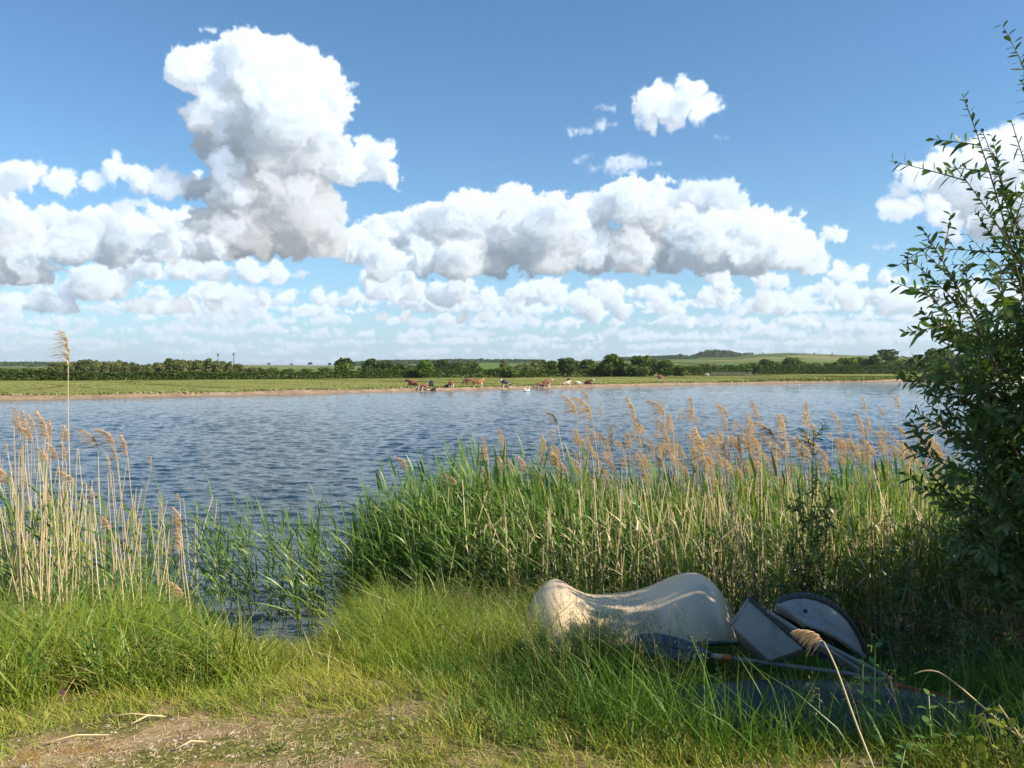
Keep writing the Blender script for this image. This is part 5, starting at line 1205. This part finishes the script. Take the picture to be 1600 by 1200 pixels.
# ------------------------------------------------------------------ shrubs at the right
def bez(a, b, c, n=9):
    t = np.linspace(0, 1, n)[:, None]; return a * (1 - t) ** 2 + b * 2 * t * (1 - t) + c * t * t
LEAFD = []
for k in range(4):
    V, Q = strips(np.zeros((1, 3)), np.array([[1.0, 0, 0]]), np.array([[0, 0, -.10 - .05 * k]]), 1.0, .30 + .03 * k, np.array([[0, 1.0, .15]]), (.12, .7, 1, .78, .05)); LEAFD.append(mesh_data('leaf', V, Q, M['willow']))
def shrub(base, tips, label, name='sallow_shrub', cat='shrub', leafL=.075, nside=9, leafmat='willow', singles=0, spread=.34, sparse_top=False, per=12, trunk_r=.035, fill=1.0, root_spread=.3, bentf=.35):
    base = np.array(base, float); o = empty(name, base, label, cat); tr = MB(); tw = MB(); LV = MB(); cand = []
    for ti, tip in enumerate(tips):
        tip = np.array(tip, float); b0 = base + np.array([R.normal(0, root_spread), R.normal(0, root_spread), 0]); b0[2] = float(near_z(b0[0], b0[1])) - .05
        H = np.linalg.norm(tip - b0); m = b0 + (tip - b0) * .5 + np.array([(b0[0] - tip[0]) * bentf * .5, 0, H * bentf * .35]); q = bez(b0, m, tip, 14)
        r0 = trunk_r * (H / 3.5) ** .8 * R.uniform(.6, 1); tr.tube(q - base, np.linspace(r0, .003, 14), 6)
        ns = int(nside * (.6 if sparse_top and tip[2] > 3.6 else 1))
        for s in range(ns + 1):
            if s == ns: path = q[9:]; L = np.linalg.norm(q[-1] - q[9])
            else:
                t = R.uniform(.28, .97); i = min(int(t * 13), 12); c = q[i] + (q[i + 1] - q[i]) * (t * 13 - i); tg = unit(q[i + 1] - q[i])
                d = unit(tg * .65 + rdir(1)[0] * .95 + [-.22, 0, .12]); L = H * spread * (1.1 - t * .75) * R.uniform(.5, 1.1); path = bez(c, c + d * L * .5 + [0, 0, .02], c + d * L + np.array([-.03, 0, .06]) * L, 6)
                tw.tube(path - base, np.linspace(.0055, .0018, 6), 4, cap=False)
            hi = .62 if (sparse_top and path[0][2] > 3.4) else 1.0; nl = max(4, int(per * hi * L / .30)); V, Q = leaves_on(path, nl, leafL, leafL * .33, .65, .95, (.12, .7, 1, .78, .05), .1)
            LV.add(V - base, Q)
            if s == ns or R.random() < .3: cand.append(path)
    tag(tr.build('branches', M['bark'], o, True), kind='stuff'); tag(tw.build('twigs', M['twig'], o), kind='stuff')
    f = LV.build('foliage', M[leafmat], o); f['kind'] = 'stuff'
    if singles:
        k = 0; rg = random.Random(4)
        while k < singles:
            p = cand[k % len(cand)]; j = rg.randrange(len(p) - 1); c = p[j] + (p[j + 1] - p[j]) * rg.random(); d = Vector(unit(unit(p[j + 1] - p[j]) * .55 + rdir(1)[0]))
            l = link(bpy.data.objects.new('leaf', LEAFD[k % 4]), o); l.location = c - base; l.rotation_euler = d.to_track_quat('X', 'Z').to_euler(); l.scale = (leafL * rg.uniform(.9, 1.5),) * 3; k += 1
    return o
tips = [P(x, y, d) for x, y, d in ((1500, 152, 5.9), (1484, 255, 5.7), (1440, 360, 5.6), (1442, 446, 5.5), (1545, 235, 6.2), (1590, 105, 6.3), (1612, 40, 6.0), (1575, 190, 5.8), (1530, 205, 6.1), (1560, 300, 5.6), (1520, 330, 6.3), (1610, 200, 5.5), (1470, 500, 5.6), (1640, 170, 6.2), (1690, 260, 6.6), (1650, 280, 6.0),
        (1500, 440, 6.2), (1540, 420, 5.2), (1590, 380, 6.4), (1450, 570, 5.8), (1424, 640, 5.6), (1418, 700, 5.5), (1436, 600, 6.2), (1430, 760, 5.7), (1462, 660, 6.0), (1500, 560, 5.3), (1550, 520, 6.2), (1600, 480, 5.6), (1480, 740, 5.3), (1520, 680, 6.3), (1570, 640, 5.4), (1620, 580, 6.0),
        (1450, 830, 5.6), (1500, 820, 6.0), (1550, 780, 5.2), (1600, 720, 5.7), (1650, 650, 6.3), (1700, 400, 6.2), (1740, 380, 6.8), (1700, 560, 5.4), (1560, 880, 5.5), (1620, 840, 5.8), (1680, 760, 5.5), (1474, 900, 5.8), (1530, 930, 5.7), (1600, 940, 5.4), (1800, 330, 7.0), (1850, 400, 6.6), (1800, 520, 6.3), (1780, 650, 6.0), (1760, 300, 7.4), (1480, 790, 5.9), (1510, 620, 5.8), (1545, 700, 6.1), (1580, 560, 5.4), (1460, 710, 6.3), (1590, 800, 6.4), (1530, 860, 5.3), (1490, 870, 6.4), (1570, 470, 5.3), (1515, 510, 6.0), (1620, 430, 6.2), (1600, 660, 6.5))]
shrub(np.array([4.75, 5.95, float(near_z(4.75, 5.95))]), tips, 'tall dark green sallow shrub filling the right edge, its twigs reaching into the sky', singles=290, sparse_top=True, per=19, nside=12, leafL=.108, trunk_r=.021, spread=.30)
# thin sapling in front of the reeds
sp = [P(x, y, d) for x, y, d in ((1272, 672, 7.3), (1250, 760, 7.3), (1300, 735, 7.35), (1296, 790, 7.2), (1236, 850, 7.3), (1312, 870, 7.3), (1278, 800, 7.2))]
shrub(np.array([P(1275, 1000, 7.3)[0], 7.3, float(near_z(2.76, 7.3))]), sp, 'slender young sallow sapling standing in front of the reeds', 'sallow_sapling', leafL=.075, nside=11, per=18, spread=.24, trunk_r=.016, root_spread=.04, bentf=.1)
lo = [P(x, y, d) for x, y, d in ((1180, 880, 6.9), (1215, 900, 6.8), (1250, 870, 6.9), (1290, 900, 6.8), (1330, 880, 6.9), (1235, 930, 6.7), (1310, 930, 6.6), (1165, 915, 6.9))]
shrub(np.array([2.45, 6.9, float(near_z(2.45, 6.9))]), lo, 'low leafy scrub at the foot of the sapling behind the grey dinghy', 'low_scrub', leafL=.055, nside=8, per=10, spread=.4, trunk_r=.012, root_spread=.25, bentf=.1)
lo = [P(x, y, d) for x, y, d in ((1380, 900, 6.2), (1420, 880, 6.3), (1400, 950, 6.0), (1440, 930, 6.1), (1470, 960, 5.9), (1500, 990, 5.7), (1365, 960, 6.1), (1540, 1000, 5.6), (1590, 1000, 5.5), (1450, 1010, 5.8), (1380, 1010, 5.9), (1640, 960, 5.6))]
shrub(np.array([3.0, 5.95, float(near_z(3.0, 5.95))]), lo, 'dark shaded scrub under the sallow shrub, right of the grey dinghy', 'low_scrub', leafL=.06, nside=12, per=11, spread=.42, trunk_r=.014, root_spread=.45, bentf=.1)
# nettles and weeds in the foreground
def herb(px, py, d, h, label, leafL, leafW, mat, n, name='nettle', cat='nettle'):
    top = P(px, py, d); b = np.array([top[0] + R.normal(0, .03), d, top[2] - h]); o = empty(name, b, label, cat); pts = np.array([b, b + (top - b) * .5 + [R.normal(0, .015), 0, 0], top])
    MB().tube(pts - b, [.006, .0045, .0025], 5).build('stem', M['reed_stem'], o)
    rows = max(3, n // 2)
    for j in range(rows):
        t = .25 + .75 * j / (rows - 1); c = b + (top - b) * t; a = j * 1.57 + R.normal(0, .2)
        for s in (0, math.pi):
            dr = np.array([math.cos(a + s), math.sin(a + s), .35 + .5 * t]); L = leafL * (1.1 - .55 * t) * R.uniform(.85, 1.15)
            V, Q = strips((c - b)[None], unit(dr)[None], np.array([[0, 0, -.45]]), L, leafW * L / leafL, unit(np.cross(dr, [0, 0, 1.0]))[None], (.15, .75, 1, .7, .35, .03)); MB().add(V, Q).build('leaf', M[mat], o)
    return o
herb(1371, 1015, 3.55, .62, 'green nettle standing in front of the grey dinghy, tallest of the foreground nettles', .12, .045, 'nettle', 14)
herb(1352, 1040, 3.7, .50, 'green nettle just left of the tallest foreground nettle', .10, .04, 'nettle', 12)
herb(1456, 1090, 3.3, .40, 'drooping nettle with a pinkish bud, right of the dark hull', .11, .042, 'nettle', 12)
herb(1500, 1105, 3.4, .36, 'grey green nettle between the drooping nettle and the yellow green leaves', .10, .04, 'nettle', 10)
herb(1420, 1175, 3.0, .25, 'low nettle at the bottom edge beside the bent reed', .10, .04, 'nettle', 10)
herb(925, 975, 5.1, .34, 'leafy weed with paired leaves in front of the cream hull', .10, .045, 'weed', 8, 'weed', 'weed')
herb(934, 962, 5.15, .36, 'second leafy weed with a taller stem in front of the cream hull', .07, .03, 'weed', 8, 'weed', 'weed')
herb(846, 975, 5.0, .38, 'feathery green weed in front of the left end of the cream hull', .07, .016, 'weed', 22, 'weed', 'weed')
herb(862, 985, 4.9, .34, 'feathery green weed just right of the first at the cream hull', .07, .016, 'weed', 20, 'weed', 'weed')
for k in range(16):
    px = R.uniform(812, 905); herb(px, R.uniform(972, 1035) + (8 if px > 880 else 0), R.uniform(4.75, 5.08), R.uniform(.24, .40), 'leafy weed in the clump before the left end of the cream hull', .06, .015 + .012 * (k % 2), 'weed', int(R.integers(14, 24)), 'weed', 'weed')['group'] = 'weeds before the cream hull'
for k in range(12):
    px = R.uniform(900, 1130); herb(px, R.uniform(1040, 1110), R.uniform(4.0, 4.5), R.uniform(.22, .34), 'dark leafy weed among the grass in front of the dark hull and oar', .07, .022 + .012 * (k % 2), 'nettle', int(R.integers(12, 20)), 'weed', 'weed')['group'] = 'weeds before the dark hull'
herb(238, 1105, 4.2, .13, 'small dock plant growing at the back of the worn patch', .10, .03, 'weed', 8, 'dock', 'weed')
herb(440, 1160, 3.5, .09, 'tiny grassy rosette on the worn ground', .08, .016, 'weed', 8, 'rosette', 'weed')
herb(1395, 800, 7.0, .9, 'tall stem of a leafy willowherb left of the sallow shrub', .09, .02, 'weed', 30, 'willowherb', 'weed')
herb(1318, 870, 6.9, .75, 'tall leafy willowherb in front of the reeds right of the sapling', .09, .02, 'weed', 26, 'willowherb', 'weed')
# yellow green broad leaves in the corner
yb = empty('bramble', P(1560, 1160, 3.15), 'sunlit yellow green bramble leaves in the lower right corner', 'bramble'); b = np.array(yb.location)
for k in range(90):
    c = P(R.uniform(1515, 1640), R.uniform(1108, 1215), R.uniform(2.95, 3.35)); dr = unit(R.standard_normal(3) + [-.2, -.5, .5]); L = R.uniform(.028, .058)
    sd = unit(np.cross(dr, R.standard_normal(3) * .4 + [0, 0, 1])); V, Q = strips((c - b)[None], dr[None], np.array([[0, 0, -.25]]), L, L * .56, sd[None], (.2, .85, 1, .8, .55, .05)); MB().add(V, Q).build('leaf', M['lime'], yb)
st = MB()
for k in range(9): c = P(R.uniform(1520, 1640), R.uniform(1115, 1180), 3.15); st.tube([P(R.uniform(1540, 1620), 1260, 3.15) - b, (c + P(1580, 1230, 3.15)) / 2 - b, c - b], [.003, .0025, .0015], 4)
tag(st.build('stems', M['twig'], yb), kind='stuff')
# trees beyond the right edge of the picture: they throw the shade over the boats and the foreground grass
def big_tree(x, y, h, w, label, n=5200, lo=.3, kind=0):
    z = float(near_z(x, y)); o = empty('willow_tree', (x, y, z), label, 'tree'); rg = np.random.default_rng(int(x * 10)); L = []
    for k in range(16):
        a = rg.uniform(0, 6.28); r = rg.uniform(.1, .36) * w; zz = rg.uniform(lo + .08, .84) * h; s = rg.uniform(.14, .22) * w; L.append((math.cos(a) * r, math.sin(a) * r, zz, s, s, s * .9))
    V, Q = crown_cards(n, L, .085); MB().add(V, Q).build('crown', M['willow'], o)['kind'] = 'stuff'
    t = MB().tube([(0, 0, -.1), (.05, 0, h * .3), (0, .05, h * .55), (.05, 0, h * .8)], [.16, .13, .08, .02], 8)
    for l in L[:10]: t.tube([(.03, 0, h * .3), (l[0] * .5, l[1] * .5, l[2] * .7), l[:3]], [.06, .04, .01], 5)
    t.build('trunk', M['bark'], o, True)
big_tree(6.3, 3.1, 5.0, 2.7, 'willow standing beyond the right edge of the view, shading the foreground grass', 8000)
big_tree(6.6, 6.6, 2.9, 2.6, 'unseen bushy willow beyond the right edge, added to shade the sallow shrub', 6000, lo=.12)  # out of view, added to keep the sallow and scrub in shade
big_tree(4.7, 4.55, 3.3, 2.0, 'unseen small willow beyond the right edge, added to dapple the boats with shade', 1700, lo=.2)  # out of view, put in for leaf shade on the cream and grey boats
# ------------------------------------------------------------------ the air: far hills fade a little to blue
def haze(density=.8e-4, top=130.0):
    m = bpy.data.materials.new('haze_air'); m.use_nodes = True; nt = m.node_tree; nt.nodes.clear()
    v = nt.nodes.new('ShaderNodeVolumePrincipled'); v.inputs['Color'].default_value = (.78, .88, 1.0, 1); v.inputs['Density'].default_value = density; v.inputs['Anisotropy'].default_value = .2
    out = nt.nodes.new('ShaderNodeOutputMaterial'); nt.links.new(v.outputs[0], out.inputs['Volume'])
    o = MB().box((0, 1700, (top - 8) / 2), (14000, 5000, top + 8)).build('haze', m); tag(o, kind='stuff')
haze()
